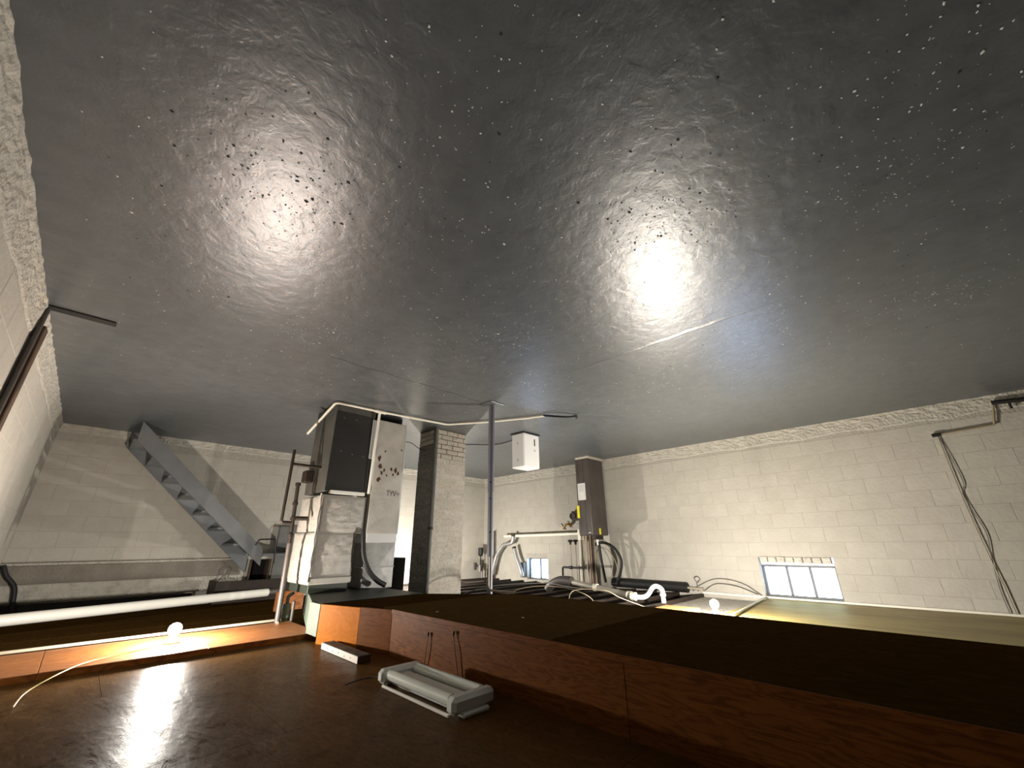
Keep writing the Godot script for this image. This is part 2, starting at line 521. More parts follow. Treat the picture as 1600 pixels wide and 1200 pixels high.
# rough coat of cement run along the foot of a wall
func parge(w: Node3D, start: Vector3, along: Vector3, inward: Vector3, length: float, height: float, sd: int) -> void:
	var f := noise(6.0, sd, 4)
	var st := stool()
	var nx := int(length / 0.06); var ny := 8
	var g := []
	for i in nx + 1:
		var col := []
		for j in ny + 1:
			var u := length * i / nx
			var v := float(j) / ny
			var top := height * (1.0 + 0.18 * f.get_noise_2d(u * 0.25, 3.0))
			var d := 0.006 + 0.022 * (1.0 - v) * (1.0 - v) + 0.014 * f.get_noise_2d(u * 1.6, v * 0.5) * (1.0 - v * v)
			if j == ny: d = -0.006
			col.append(start + along * u + Vector3.UP * (v * top - 0.004) + inward * d)
		g.append(col)
	for i in nx:
		for j in ny:
			quad(st, g[i][j], g[i + 1][j], g[i + 1][j + 1], g[i][j + 1], inward)
	obj("cement_coat", st, M.parge, w)

const W1 := [-2.05, -1.13, 1.835, 2.37]   # z0, z1, y0, y1 of the window openings
const W2 := [-6.84, -6.22, 1.93, 2.36]

func build_walls() -> void:
	var wr := thing("wall_right", "long white painted block wall holding two small basement windows", "wall", Vector3.ZERO, "", "structure")
	var st := stool()
	var x0 := RX - 0.22; var x1 := RX - 0.0022
	for seg in [[BZ - 0.22, W2[0]], [W2[1], W1[0]], [W1[1], FZ + 0.22]]:
		cb(st, Vector3(x0, -0.05, seg[0]), Vector3(x1, DECK, seg[1]), 0.0)
	for wn in [W1, W2]:
		cb(st, Vector3(x0, -0.05, wn[0]), Vector3(x1, wn[2], wn[1]), 0.0)
		cb(st, Vector3(x0, wn[3], wn[0]), Vector3(x1, DECK, wn[1]), 0.0)
	obj("mortar_bed", st, M.mortar, wr)
	# runs from the far corner towards the viewer
	block_wall(wr, Vector3(RX, 0, BZ), Vector3(0, 0, 1), Vector3(1, 0, 0), 10.4, [[W1[0] - BZ, W1[1] - BZ, W1[2], W1[3]], [W2[0] - BZ, W2[1] - BZ, W2[2], W2[3]]])
	parge(wr, Vector3(RX, 0, BZ), Vector3(0, 0, 1), Vector3(1, 0, 0), 10.9, 0.2, 3)
	var wb := thing("wall_back", "white painted block wall behind the grey stairs", "wall", Vector3.ZERO, "", "structure")
	st = stool()
	var z0 := BZ - 0.22; var z1 := BZ - 0.0022
	cb(st, Vector3(LX + 0.22, -0.05, z0), Vector3(-2.1, DECK, z1), 0.0)
	cb(st, Vector3(-2.1, -0.05, z0), Vector3(-2.42, 1.84, z1), 0.0)
	cb(st, Vector3(-2.1, 2.32, z0), Vector3(-2.42, DECK, z1), 0.0)
	cb(st, Vector3(-2.42, -0.05, z0), Vector3(RX - 0.22, DECK, z1), 0.0)
	obj("mortar_bed", st, M.mortar, wb)
	block_wall(wb, Vector3(LX, 0, BZ), Vector3(-1, 0, 0), Vector3(0, 0, 1), LX - RX, [[LX + 2.1, LX + 2.42, 1.84, 2.32]])
	parge(wb, Vector3(LX, 0, BZ), Vector3(-1, 0, 0), Vector3(0, 0, 1), LX - RX, 0.12, 5)
	# the upper part of the wall steps out over the stairs
	st = stool()
	cb(st, Vector3(LX, 1.81, BZ + 0.002), Vector3(-1.98, 1.84, BZ + 0.075), 0.006)
	obj("ledge", st, M.parge, wb)
	st = stool()
	cb(st, Vector3(LX, 1.84, BZ + 0.002), Vector3(-1.98, 2.06, BZ + 0.06), 0.008)
	obj("bond_course", st, M.band_blocks, wb)
	st = stool()
	cb(st, Vector3(LX, 2.06, BZ + 0.002), Vector3(-1.98, 2.27, BZ + 0.056), 0.008)
	obj("sill_course", st, M.parge, wb)
	var wl := thing("wall_left", "white painted block wall with a dark upright board, along the picture's edge", "wall", Vector3.ZERO, "", "structure")
	st = stool()
	cb(st, Vector3(LX + 0.0022, -0.05, BZ - 0.22), Vector3(LX + 0.22, DECK, FZ + 0.22), 0.0)
	obj("mortar_bed", st, M.mortar, wl)
	block_wall(wl, Vector3(LX, 0, BZ), Vector3(0, 0, 1), Vector3(-1, 0, 0), 8.0, [])
	st = stool()
	cb(st, Vector3(LX, 0.23, BZ + 8.0), Vector3(LX + 0.03, 2.42, FZ), 0.0)
	obj("plain_face", st, M.blocks[0], wl)
	parge(wl, Vector3(LX, 0, BZ), Vector3(0, 0, 1), Vector3(-1, 0, 0), 10.9, 0.24, 9)
	var wf := thing("wall_front", "unseen wall behind the viewer, toned dark wood to cut bounced light", "wall", Vector3.ZERO, "", "structure")
	st = stool()
	cb(st, Vector3(RX - 0.22, -0.05, FZ), Vector3(LX + 0.22, DECK, FZ + 0.22), 0.0)
	obj("wall_face", st, M.ply_dark, wf)  # out of view; set back and darkened to hold down bounce near the camera

func build_windows() -> void:
	# three panes in a steel frame, a row of bricks for its sill
	var w := thing("window_1", "three-pane basement window with a row of sill bricks, the larger and nearer of the two", "window", Vector3.ZERO, "", "structure")
	var xf := RX - 0.13
	window_parts(w, W1, xf, 3, 0.03)
	for k in 8:
		var st := stool()
		var z: float = W1[0] + 0.02 + (W1[1] - W1[0] - 0.04) * (k + 0.5) / 8.0
		bx(st, Transform3D(Basis(Vector3.RIGHT, rng.randf_range(-0.05, 0.05)), Vector3(RX - 0.035 + rng.randf_range(0, 0.008), W1[2] + 0.034 + rng.randf_range(-0.006, 0.003), z)), Vector3(0.105, 0.078, 0.1), 0.006)
		obj("brick", st, M.bricks[[1, 3, 0][k % 3]], w)
	var s2 := stool()
	cb(s2, Vector3(RX - 0.2, W1[2] + 0.07, W1[0]), Vector3(RX - 0.085, W1[2] + 0.105, W1[1]), 0.004)
	obj("sill", s2, M.frame_white, w)
	var w2 := thing("window_2", "two-pane basement window beside the silver flexible duct, the smaller and farther one", "window", Vector3.ZERO, "", "structure")
	window_parts(w2, W2, xf, 2, 0.022)

func window_parts(w: Node3D, o: Array, xf: float, n: int, fw: float) -> void:
	var y0: float = o[2] + (0.105 if n == 3 else 0.0); var y1: float = o[3]
	var st := stool()
	cb(st, Vector3(xf - 0.03, y0, o[0]), Vector3(xf + 0.03, y0 + fw, o[1]), 0.004)
	cb(st, Vector3(xf - 0.03, y1 - fw, o[0]), Vector3(xf + 0.03, y1, o[1]), 0.004)
	cb(st, Vector3(xf - 0.03, y0 + fw, o[0]), Vector3(xf + 0.03, y1 - fw, o[0] + fw), 0.004)
	cb(st, Vector3(xf - 0.03, y0 + fw, o[1] - fw), Vector3(xf + 0.03, y1 - fw, o[1]), 0.004)
	obj("window_frame", st, M.frame, w)
	for k in n:
		var za: float = lerpf(o[0] + fw, o[1] - fw, float(k) / n); var zb: float = lerpf(o[0] + fw, o[1] - fw, float(k + 1) / n)
		st = stool()
		cb(st, Vector3(xf - 0.003, y0 + fw, za + 0.004), Vector3(xf + 0.003, y1 - fw, zb - 0.004), 0.0)
		obj("pane", st, M.glass, w)
		if k:
			st = stool()
			cb(st, Vector3(xf - 0.018, y0 + fw, za - 0.018), Vector3(xf + 0.018, y1 - fw, za + 0.018), 0.003)
			obj("glazing_bar", st, M.frame, w)

func build_ceiling() -> void:
	var c := thing("ceiling", "dark wooden basement ceiling of plywood sheets, boards and joists, along the picture's lower edge", "ceiling", Vector3.ZERO, "", "structure")
	var st := stool()
	cb(st, Vector3(RX - 0.22, DECK, BZ - 0.22), Vector3(LX + 0.22, DECK + 0.12, FZ + 0.22), 0.0)
	obj("deck", st, M.joist, c)
	# plywood sheets at the near end, butted with narrow seams
	var zs := [FZ + 0.0, 0.16, -1.06, -2.28, -3.5, -4.2]
	for i in 5:
		var cut: float = -0.86 if i % 2 else -0.3
		for sp in [[LX, cut], [cut, -1.86]]:
			st = stool()
			var dy := 0.0
			cb(st, Vector3(sp[0] - 0.001, CEIL + dy, zs[i] - 0.001), Vector3(sp[1] + 0.001, CEIL + 0.014 + dy, zs[i + 1] + 0.001), 0.0)
			obj("plywood_sheet", st, M.ply, c)
	# lower orange boards where the bulb hangs
	var ox := [LX, -0.02, -0.9, -1.74]
	for i in 3:
		st = stool()
		cb(st, Vector3(ox[i] - 0.001, 2.35, -5.03), Vector3(ox[i + 1] + 0.001, CEIL + 0.02, -4.2), 0.003)
		obj("ceiling_board", st, M.orange, c)
	# dark boards in the bay beyond
	var z := -5.07
	for wd in [0.62, 0.5, 0.62, 0.6, 0.62]:
		st = stool()
		cb(st, Vector3(LX, 2.425, z), Vector3(-3.0, DECK, z - wd + 0.006), 0.004)
		obj("ceiling_plank", st, M.ply_dark, c)
		z -= wd
	z = -2.95
	while z > BZ:
		st = stool()
		cb(st, Vector3(-3.45, CEIL, z), Vector3(RX, DECK, z - 0.045), 0.004)
		obj("joist", st, M.joist, c)
		z -= 0.4
	# olive panels over the window side
	for sp in [[-3.34, -5.4], [-5.4, RX]]:
		for zz in [[FZ, 0.9], [0.9, -2.03]]:
			st = stool()
			cb(st, Vector3(sp[0] - 0.001, CEIL, zz[0] - 0.001), Vector3(sp[1] + 0.001, CEIL + 0.014, zz[1] + 0.001), 0.0015)
			obj("ceiling_panel", st, M.olive, c)
	st = stool()
	cb(st, Vector3(-3.34, CEIL + 0.05, -2.03), Vector3(RX, CEIL + 0.065, -2.95), 0.0015)
	obj("white_panel", st, M.parge, c)
	# black strip painting the shade of the gap above the stair wall
	st = stool()
	cb(st, Vector3(LX, 2.29, BZ + 0.004), Vector3(-1.4, 2.42, BZ + 0.04), 0.003)
	obj("gap_shade_strip", st, M.black, c)

func build_soffit() -> void:
	var s := thing("boxed_beam", "long reddish brown plywood boxed beam with a dark underside, crossing the picture's lower half", "beam")
	var y0 := 2.098
	# underside
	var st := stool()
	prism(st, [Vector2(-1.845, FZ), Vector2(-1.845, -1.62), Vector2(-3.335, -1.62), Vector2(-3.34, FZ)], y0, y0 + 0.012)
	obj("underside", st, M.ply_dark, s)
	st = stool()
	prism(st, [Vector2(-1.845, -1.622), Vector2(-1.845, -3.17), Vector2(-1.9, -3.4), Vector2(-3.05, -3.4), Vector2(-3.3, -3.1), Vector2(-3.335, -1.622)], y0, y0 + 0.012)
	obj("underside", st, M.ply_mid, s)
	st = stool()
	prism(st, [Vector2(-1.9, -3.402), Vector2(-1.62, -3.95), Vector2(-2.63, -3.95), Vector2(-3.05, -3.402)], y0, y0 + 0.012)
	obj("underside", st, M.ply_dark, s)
	# long face, in sheets
	var za := FZ
	for zb in [0.6, -1.15, -3.16]:
		st = stool()
		cb(st, Vector3(-1.86, y0 - 0.004, za - 0.001), Vector3(-1.845, CEIL + 0.03, zb + 0.001), 0.0015)
		obj("side_sheet", st, M.fir, s)
		za = zb
	st = stool()
	cb(st, Vector3(-1.845, y0 - 0.012, FZ), Vector3(-1.838, y0 + 0.02, -3.16), 0.002)
	obj("edge_strip", st, M.fir, s)
	# angled end, in two pieces
	var a := Vector3(-1.853, 0, -3.165); var b := Vector3(-1.615, 0, -3.95)
	var q := a.lerp(b, 0.42)
	var ym := (y0 + CEIL + 0.03) * 0.5; var hh := CEIL + 0.034 - y0
	st = stool()
	bar(st, a + Vector3.UP * (ym - 0.004), q + Vector3.UP * (ym - 0.004), 0.015, hh, Vector3.UP, 0.002)
	obj("end_sheet", st, M.fir, s)
	st = stool()
	bar(st, q + Vector3.UP * ym, b + Vector3.UP * ym, 0.015, hh, Vector3.UP, 0.002)
	obj("end_sheet", st, M.fir_light, s)
	st = stool()
	cb(st, Vector3(-3.345, y0, FZ), Vector3(-3.33, CEIL + 0.02, -3.1), 0.002)
	obj("far_sheet", st, M.ply_dark, s)
	st = stool()
	bar(st, Vector3(-3.33, ym, -3.1), Vector3(-2.64, ym, -3.95), 0.015, hh, Vector3.UP, 0.002)
	obj("far_sheet", st, M.ply_dark, s)
	for p in [Vector3(-2.05, 0, -2.86), Vector3(-2.3, 0, -2.2)]:
		st = stool()
		lathe(st, Transform3D(Basis(), Vector3(p.x, y0, p.z)), [Vector2(0.001, -0.004), Vector2(0.008, -0.003), Vector2(0.011, 0.001)], 10)
		obj("screw_cover", st, M.chip, s)
	# metal duct box that the beam runs into
	var d := thing("metal_duct", "pale green and black sheet metal duct box between the furnace and the wooden beam", "duct")
	st = stool()
	cb(st, Vector3(-1.625, y0, -3.965), Vector3(-1.61, CEIL - 0.046, -4.2), 0.002)
	obj("end_panel", st, M.green_metal, d)
	st = stool()
	bar(st, Vector3(-1.632, (y0 + CEIL - 0.046) * 0.5, -4.202), Vector3(-1.97, (y0 + CEIL - 0.046) * 0.5, -5.27), 0.015, CEIL - 0.046 - y0, Vector3.UP, 0.002)
	obj("side_panel", st, M.green_metal, d)
	st = stool()
	prism(st, [Vector2(-1.626, -3.97), Vector2(-1.64, -4.2), Vector2(-1.98, -5.27), Vector2(-2.66, -5.6), Vector2(-2.66, -3.97)], y0 - 0.004, y0 + 0.01)
	obj("bottom_panel", st, M.duct_dark, d)
	st = stool()
	bar(st, Vector3(-1.98, 2.225, -5.275), Vector3(-2.66, 2.225, -5.6), 0.015, 0.235, Vector3.UP, 0.002)
	cb(st, Vector3(-2.64, y0 + 0.012, -3.98), Vector3(-2.66, 2.342, -5.58), 0.002)
	obj("back_panel", st, M.duct_dark, d)
	st = stool()
	cb(st, Vector3(-3.05, 1.8, -5.62), Vector3(-3.42, 2.342, -6.0), 0.004)
	obj("branch_box", st, M.deep_black, d)
	# short board with nail holes beside the beam
	var w := thing("short_board", "short weathered board with nail holes, fixed under the plywood beside the beam's angled end", "board")
	st = stool()
	cb(st, Vector3(-1.57, 2.343, -3.09), Vector3(-1.665, CEIL - 0.001, -3.72), 0.004)
	obj("plank", st, M.old_wood, w)
	st = stool()
	cb(st, Vector3(-1.566, 2.344, -3.09), Vector3(-1.57, CEIL - 0.002, -3.72), 0.001)
	obj("pale_edge", st, M.pvc_old, w)
	for k in 5:
		st = stool()
		lathe(st, Transform3D(Basis(Vector3.FORWARD, PI / 2), Vector3(-1.5655, 2.366 + 0.006 * (k % 2), -3.2 - k * 0.1)), [Vector2(0.001, 0.001), Vector2(0.004, 0.0008), Vector2(0.0045, -0.0005)], 8)
		obj("nail_hole", st, M.deep_black, w)

func build_stairs() -> void:
	var s := thing("staircase", "grey painted wooden open-riser staircase against the white block wall", "stairs")
	var zn := -7.45; var zf := -8.22
	# near string
	var pts := [Vector2(-0.19, 0.0), Vector2(-2.02, 1.675), Vector2(-2.02, 1.91), Vector2(-0.19, 0.27)]
	for sd in [[zn, "near"], [zf, "far"]]:
		var st := stool()
		var z0: float = sd[0]; var z1: float = z0 - 0.04
		var P: Array = pts if sd[1] == "near" else [Vector2(-0.12, 0.0), Vector2(-2.02, 1.79), Vector2(-2.02, 2.03), Vector2(-0.11, 0.24)]
		for i in 4:
			var a: Vector2 = P[i]; var b: Vector2 = P[(i + 1) % 4]
			var o := Vector3((b - a).y, -(b - a).x, 0)
			if o.dot(Vector3((a + b).x * 0.5 + 1.08, (a + b).y * 0.5 - 0.98, 0)) < 0: o = -o
			quad(st, Vector3(a.x, a.y, z0), Vector3(b.x, b.y, z0), Vector3(b.x, b.y, z1), Vector3(a.x, a.y, z1), o)
		for zz in [[z0, 1.0], [z1, -1.0]]:
			quad(st, Vector3(P[0].x, P[0].y, zz[0]), Vector3(P[1].x, P[1].y, zz[0]), Vector3(P[2].x, P[2].y, zz[0]), Vector3(P[3].x, P[3].y, zz[0]), Vector3(0, 0, zz[1]))
		obj("stringer", st, M.stair, s)
	for k in 7:
		var y := 0.225 * (k + 1) + 0.05
		var xn := -0.12 - (y - 0.25) / 0.92
		var st := stool()
		cb(st, Vector3(xn, y - 0.035, zn - 0.041), Vector3(xn - 0.25, y, zf + 0.001), 0.006)
		obj("tread", st, M.stair, s)
	# landing at the head of the stairs
	var l := thing("landing", "grey landing at the head of the stairs under the dark wooden header, with a panel painted as wall shade", "landing")
	var st2 := stool()
	cb(st2, Vector3(-2.03, 1.74, zn + 0.0), Vector3(-2.9, 1.78, BZ + 0.08), 0.004)
	obj("platform", st2, M.stair, l)
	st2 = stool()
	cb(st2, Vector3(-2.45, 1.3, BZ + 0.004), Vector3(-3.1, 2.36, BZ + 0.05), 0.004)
	obj("shade_panel", st2, M.panel_grey, l)  # grey panel stands in for the shadow on the wall
	var d := thing("door_1", "small dark opening with a pale frame at the head of the stairs", "doorway", Vector3.ZERO, "", "structure")
	st2 = stool()
	for r in [[-2.1, -2.13, 1.84, 2.32], [-2.39, -2.42, 1.84, 2.32], [-2.13, -2.39, 2.29, 2.32]]:
		cb(st2, Vector3(r[0], r[2], BZ - 0.2), Vector3(r[1], r[3], BZ + 0.03), 0.003)
	obj("door_frame", st2, M.old_wood, d)
	st2 = stool()
	cb(st2, Vector3(-2.1, 1.84, BZ - 0.21), Vector3(-2.42, 2.32, BZ - 0.24), 0.003)
	obj("opening_shade", st2, M.void, d)  # near-black sheet paints the darkness inside the opening
	# bracket pipe by the string
	var h := thing("handrail", "thin black bracket-shaped handrail at the upper end of the grey stairs", "handrail")
	st2 = stool()
	tube(st2, bend([Vector3(-1.9, 1.62, zn + 0.02), Vector3(-1.93, 1.535, zn + 0.03), Vector3(-2.16, 1.53, zn + 0.03), Vector3(-2.2, 1.88, zn + 0.03)], 0.03), 0.011, 8)
	obj("rail", st2, M.black, h)
	# wooden header round the stair opening
	var hd := thing("stair_header", "dark wooden box header framing the ceiling opening above the staircase", "beam")
	st2 = stool()
	cb(st2, Vector3(-1.57, 2.12, -7.76), Vector3(-2.8, CEIL + 0.028, -7.8), 0.004)
	obj("front_board", st2, M.joist, hd)
	st2 = stool()
	cb(st2, Vector3(-1.57, 2.12, -7.801), Vector3(-1.61, CEIL + 0.028, -8.25), 0.004)
	obj("side_board", st2, M.joist, hd)
	st2 = stool()
	cb(st2, Vector3(-2.0, 2.19, -6.36), Vector3(-2.34, 2.42, -6.42), 0.004)
	tag(obj("wood_block", st2, M.orange), "short orange lumber block beside the furnace gas pipe, at the end of the white pipe", "block")

# a box whose faces are pillowed and wrinkled, as wrapped insulation is
func wrapped(st: SurfaceTool, a: Vector3, b: Vector3, puff: float, sd: int) -> void:
	var f := noise(3.0, sd, 4)
	var c := (a + b) * 0.5; var h := (b - a).abs() * 0.5
	var n := 18
	for ax in 3:
		for s in [-1.0, 1.0]:
			var u := (ax + 1) % 3; var v := (ax + 2) % 3
			var g := []
			for i in n + 1:
				var row := []
				for j in n + 1:
					var q := Vector3.ZERO
					q[ax] = s * h[ax]
					var p := -1.0 + 2.0 * i / n; var r := -1.0 + 2.0 * j / n
					q[u] = p * h[u]; q[v] = r * h[v]
					var e := (1.0 - p * p) * (1.0 - r * r)
					q[ax] += s * puff * (pow(e, 0.35) + 0.35 * f.get_noise_3d(q.x * 2.0, q.y * 4.0, q.z * 2.0) * pow(e, 0.2) - 0.4)
					row.append(c + q)
				g.append(row)
			var out := Vector3.ZERO
			out[ax] = s
			for i in n:
				for j in n:
					quad(st, g[i][j], g[i + 1][j], g[i + 1][j + 1], g[i][j + 1], out)

func blob(st: SurfaceTool, c: Vector3, r: float, sd: int, th: float) -> void:   # an uneven scab on a face towards +z
	var g := RandomNumberGenerator.new()
	g.seed = sd
	var n := 11
	var p := []
	for i in n:
		var a := TAU * i / n
		p.append(c + Vector3(cos(a) * r * g.randf_range(0.45, 1.1), sin(a) * r * g.randf_range(0.6, 1.6), 0))
	for i in n:
		tri(st, c + Vector3(0, 0, th), p[i], p[(i + 1) % n], Vector3(0, 0, 1))

func letters(parent: Node3D, txt: String, at: Vector3, size: float, m: Material, turn: Basis) -> void:
	var t := TextMesh.new()
	t.text = txt
	t.font_size = 32
	t.pixel_size = size / 32.0
	t.depth = 0.002
	var fo := SystemFont.new()
	fo.font_names = PackedStringArray(["Droid Sans"])
	t.font = fo
	var o := obj("lettering", t, m, parent)
	o.transform = Transform3D(turn, at)

func build_furnace() -> void:
	var zf := -4.8
	var f := thing("furnace", "dark steel furnace with a white insulation wrapped plenum, standing on the floor", "furnace", Vector3(-2.06, 0, -5.1))
	var o := Vector3(2.06, 0, 5.1)
	var st := stool()
	cb(st, o + Vector3(-1.8, 0.0, zf), o + Vector3(-2.3, 0.1, -5.42), 0.004)
	obj("base", st, M.side_metal, f)
	st = stool()
	cb(st, o + Vector3(-1.8, 0.1, zf - 0.006), o + Vector3(-2.3, 1.05, -5.42), 0.005)
	obj("cabinet", st, M.side_metal, f)
	st = stool()
	cb(st, o + Vector3(-1.803, 0.09, zf), o + Vector3(-2.27, 1.04, zf - 0.006), 0.002)
	var dr := obj("front_door", st, M.dark_metal, f)
	for p in [Vector3(-1.9, 0.17, 0), Vector3(-2.06, 0.17, 0), Vector3(-1.92, 0.58, 0), Vector3(-2.06, 0.6, 0), Vector3(-2.2, 0.61, 0)]:
		st = stool()
		lathe(st, Transform3D(Basis(Vector3.RIGHT, PI / 2), o + Vector3(p.x, p.y, zf)), [Vector2(0.007, 0.0), Vector2(0.006, 0.003), Vector2(0.001, 0.004)], 8)
		obj("screw", st, M.galv, dr)
	st = stool()
	cb(st, o + Vector3(-1.86, 1.035, zf + 0.008), o + Vector3(-2.28, 1.075, zf - 0.03), 0.004)
	obj("white_rail", st, M.pvc_white, f)
	st = stool()
	cb(st, o + Vector3(-2.275, 0.12, zf + 0.012), o + Vector3(-2.315, 0.62, zf - 0.03), 0.003)
	obj("side_rail", st, M.white_dim, f)
	st = stool()
	wrapped(st, o + Vector3(-2.31, 1.09, -5.44), o + Vector3(-1.79, 1.5, zf), 0.022, 5)
	obj("insulation_wrap", st, M.wrap, f)
	st = stool()
	wrapped(st, o + Vector3(-2.24, 1.49, -5.42), o + Vector3(-1.77, 1.97, zf - 0.005), 0.022, 6)
	obj("insulation_wrap", st, M.wrap, f)
	st = stool()
	cb(st, o + Vector3(-1.77, 1.94, zf + 0.02), o + Vector3(-2.24, 2.01, -5.4), 0.012)
	obj("wrap_flange", st, M.wrap, f)
	st = stool()
	cb(st, o + Vector3(-1.8, 2.0, zf - 0.02), o + Vector3(-2.22, 2.093, -5.38), 0.003)
	obj("collar", st, M.duct_dark, f)
	st = stool()
	cb(st, o + Vector3(-1.8, 0.78, -5.2), o + Vector3(-1.7, 0.92, -5.32), 0.01)
	obj("side_box", st, M.iron, f)
	# creased tape along the wrap's edges
	st = stool()
	var tp := []
	for i in 14: tp.append(o + Vector3(-1.775 + 0.006 * sin(i * 2.1), 1.08 + 0.9 * i / 13.0, zf + 0.012))
	tube(st, tp, 0.012, 6)
	obj("seam_tape", st, M.wrap, f)
	# return air cabinet, painted, with rust marks and print
	var c := thing("return_cabinet", "pale painted sheet metal cabinet with rust stains, between furnace and brick chimney", "duct")
	st = stool()
	cb(st, Vector3(-2.36, 0.1, zf), Vector3(-2.77, 1.5, -5.2), 0.006)
	obj("body", st, M.cab_paint, c)
	st = stool()
	cb(st, Vector3(-2.37, 0.0, zf - 0.1), Vector3(-2.75, 0.1, -5.19), 0.004)
	obj("gap_shade_block", st, M.deep_black, c)  # black block paints the shade in the gap under the cabinet
	st = stool()
	cb(st, Vector3(-2.755, 0.1, zf + 0.004), Vector3(-2.775, 1.5, zf - 0.006), 0.003)
	obj("corner_bead", st, M.white_dim, c)
	st = stool()
	cb(st, Vector3(-2.375, 1.49, zf - 0.01), Vector3(-2.77, 1.6, -5.19), 0.004)
	obj("pale_band", st, M.white_dim, c)
	st = stool()
	cb(st, Vector3(-2.38, 1.6, zf - 0.015), Vector3(-2.765, 2.093, -5.18), 0.004)
	cb(st, Vector3(-2.36, 1.86, zf - 0.003), Vector3(-2.77, 1.875, -5.19), 0.003)
	# cross break: the sheet is creased corner to corner
	var mid := Vector3(-2.57, 1.85, zf - 0.004)
	var cr := [Vector3(-2.38, 1.6, zf - 0.013), Vector3(-2.765, 1.6, zf - 0.013), Vector3(-2.765, 2.093, zf - 0.013), Vector3(-2.38, 2.093, zf - 0.013)]
	for i in 4: tri(st, cr[i], cr[(i + 1) % 4], mid, Vector3(0, 0, 1))
	obj("galvanised_duct", st, M.galv, c)
	var sc := 0
	for q in [[-2.42, 0.60, 0.03], [-2.44, 0.7, 0.034], [-2.47, 0.78, 0.026], [-2.44, 0.86, 0.03], [-2.5, 0.74, 0.018], [-2.54, 0.8, 0.014], [-2.6, 0.72, 0.02], [-2.66, 0.73, 0.03], [-2.7, 0.76, 0.022], [-2.63, 0.78, 0.016], [-2.49, 0.5, 0.014], [-2.72, 0.45, 0.014]]:
		st = stool()
		blob(st, Vector3(q[0], q[1], zf + 0.0006), q[2], 40 + sc, 0.0015)
		obj("rust_patch", st, M.rust, c)
		sc += 1
	var flip := Basis(Vector3.BACK, PI)
	letters(c, "TYV=", Vector3(-2.655, 1.02, zf + 0.001), 0.085, M.ink, flip)
	# refrigerant line
	var r := thing("refrigerant_hose", "thick black foam-covered hose hanging between the wrapped plenum and the shiny duct", "hose")
	st = stool()
	tube(st, flow([Vector3(-2.3, 1.45, zf + 0.04), Vector3(-2.31, 1.6, zf + 0.06), Vector3(-2.33, 1.75, zf + 0.08), Vector3(-2.4, 1.9, zf + 0.1), Vector3(-2.5, 2.0, zf + 0.12), Vector3(-2.6, 2.055, zf + 0.13)]), 0.028, 10)
	obj("hose", st, M.black, r)
	# condensate drain of white pipe round the furnace and over the floor
	var d := thing("condensate_drain", "thin white plastic drain pipe around the furnace foot and across the grey floor", "pipe")
	st = stool()
	tube(st, bend([Vector3(-1.69, 0.3, -5.36), Vector3(-1.747, 0.022, zf + 0.07), Vector3(-2.31, 0.022, zf + 0.09), Vector3(-3.295, 0.022, -4.6), Vector3(-3.62, 0.022, -4.11), Vector3(-3.88, 0.022, -3.6), Vector3(-3.98, 0.022, -3.35)], 0.05), 0.016, 10)
	obj("floor_pipe", st, M.pvc, d)
	st = stool()
	tube(st, [Vector3(-2.32, 0.02, zf + 0.06), Vector3(-2.315, 1.05, zf + 0.03)], 0.017, 10)
	obj("riser", st, M.pvc_white, d)
	st = stool()
	tube(st, [Vector3(-2.24, 0.022, zf + 0.088), Vector3(-2.39, 0.022, zf + 0.092)], 0.022, 10)
	obj("tee", st, M.pvc, d)
	st = stool()
	tube(st, flow([Vector3(-3.97, 0.02, -3.36), Vector3(-4.06, 0.05, -3.2), Vector3(-4.16, 0.06, -3.1), Vector3(-4.3, 0.03, -3.06), Vector3(-4.42, 0.012, -3.15)]), 0.014, 8)
	obj("hose_end", st, M.black, d)
	# gas piping on the furnace's side
	var g := thing("gas_pipe", "black iron gas pipe with elbows and tee, rising beside the furnace's dark side", "pipe")
	st = stool()
	tube(st, bend([Vector3(-1.47, 0.6, -5.0), Vector3(-1.475, 1.39, -5.0), Vector3(-1.6, 1.39, -5.0)], 0.03), 0.0165, 8)
	tube(st, [Vector3(-1.475, 0.76, -5.0), Vector3(-1.8, 0.76, -5.02)], 0.015, 8)
	obj("drip_leg", st, M.iron, g)
	st = stool()
	tube(st, [Vector3(-1.575, 0.98, -5.0), Vector3(-1.6, 1.6, -5.0)], 0.021, 8)
	tube(st, [Vector3(-1.59, 1.345, -5.0), Vector3(-1.73, 1.345, -4.96)], 0.022, 8)
	obj("tee_pipe", st, M.iron, g)
	st = stool()
	tube(st, [Vector3(-1.6, 1.6, -5.0), Vector3(-1.62, 2.42, -5.0)], 0.026, 10)
	obj("riser", st, M.pipe_grey, g)
	for y in [0.98, 1.19, 1.345, 1.52]:
		st = stool()
		lathe(st, Transform3D(Basis(), Vector3(-1.575 - 0.035 * (y - 0.98), y - 0.02, -5.0)), [Vector2(0.02, 0.0), Vector2(0.03, 0.004), Vector2(0.03, 0.036), Vector2(0.02, 0.04)], 10)
		obj("coupling", st, M.iron, g)
	# round pump and bracket under the boards
	var p := thing("mixing_valve", "small green-grey valve body with a dark bracket beside the furnace, near the orange boards", "valve")
	st = stool()
	lathe(st, Transform3D(Basis(), Vector3(-1.7, 2.19, -5.05)), [Vector2(0.001, 0.0), Vector2(0.035, 0.0), Vector2(0.04, 0.02), Vector2(0.04, 0.1), Vector2(0.045, 0.105), Vector2(0.045, 0.13), Vector2(0.03, 0.14), Vector2(0.03, 0.19), Vector2(0.001, 0.19)], 16)
	obj("valve_body", st, M.green_metal, p)
	st = stool()
	tube(st, bend([Vector3(-1.7, 2.19, -5.05), Vector3(-1.7, 2.12, -5.05), Vector3(-1.76, 2.1, -5.1)], 0.03), 0.018, 8)
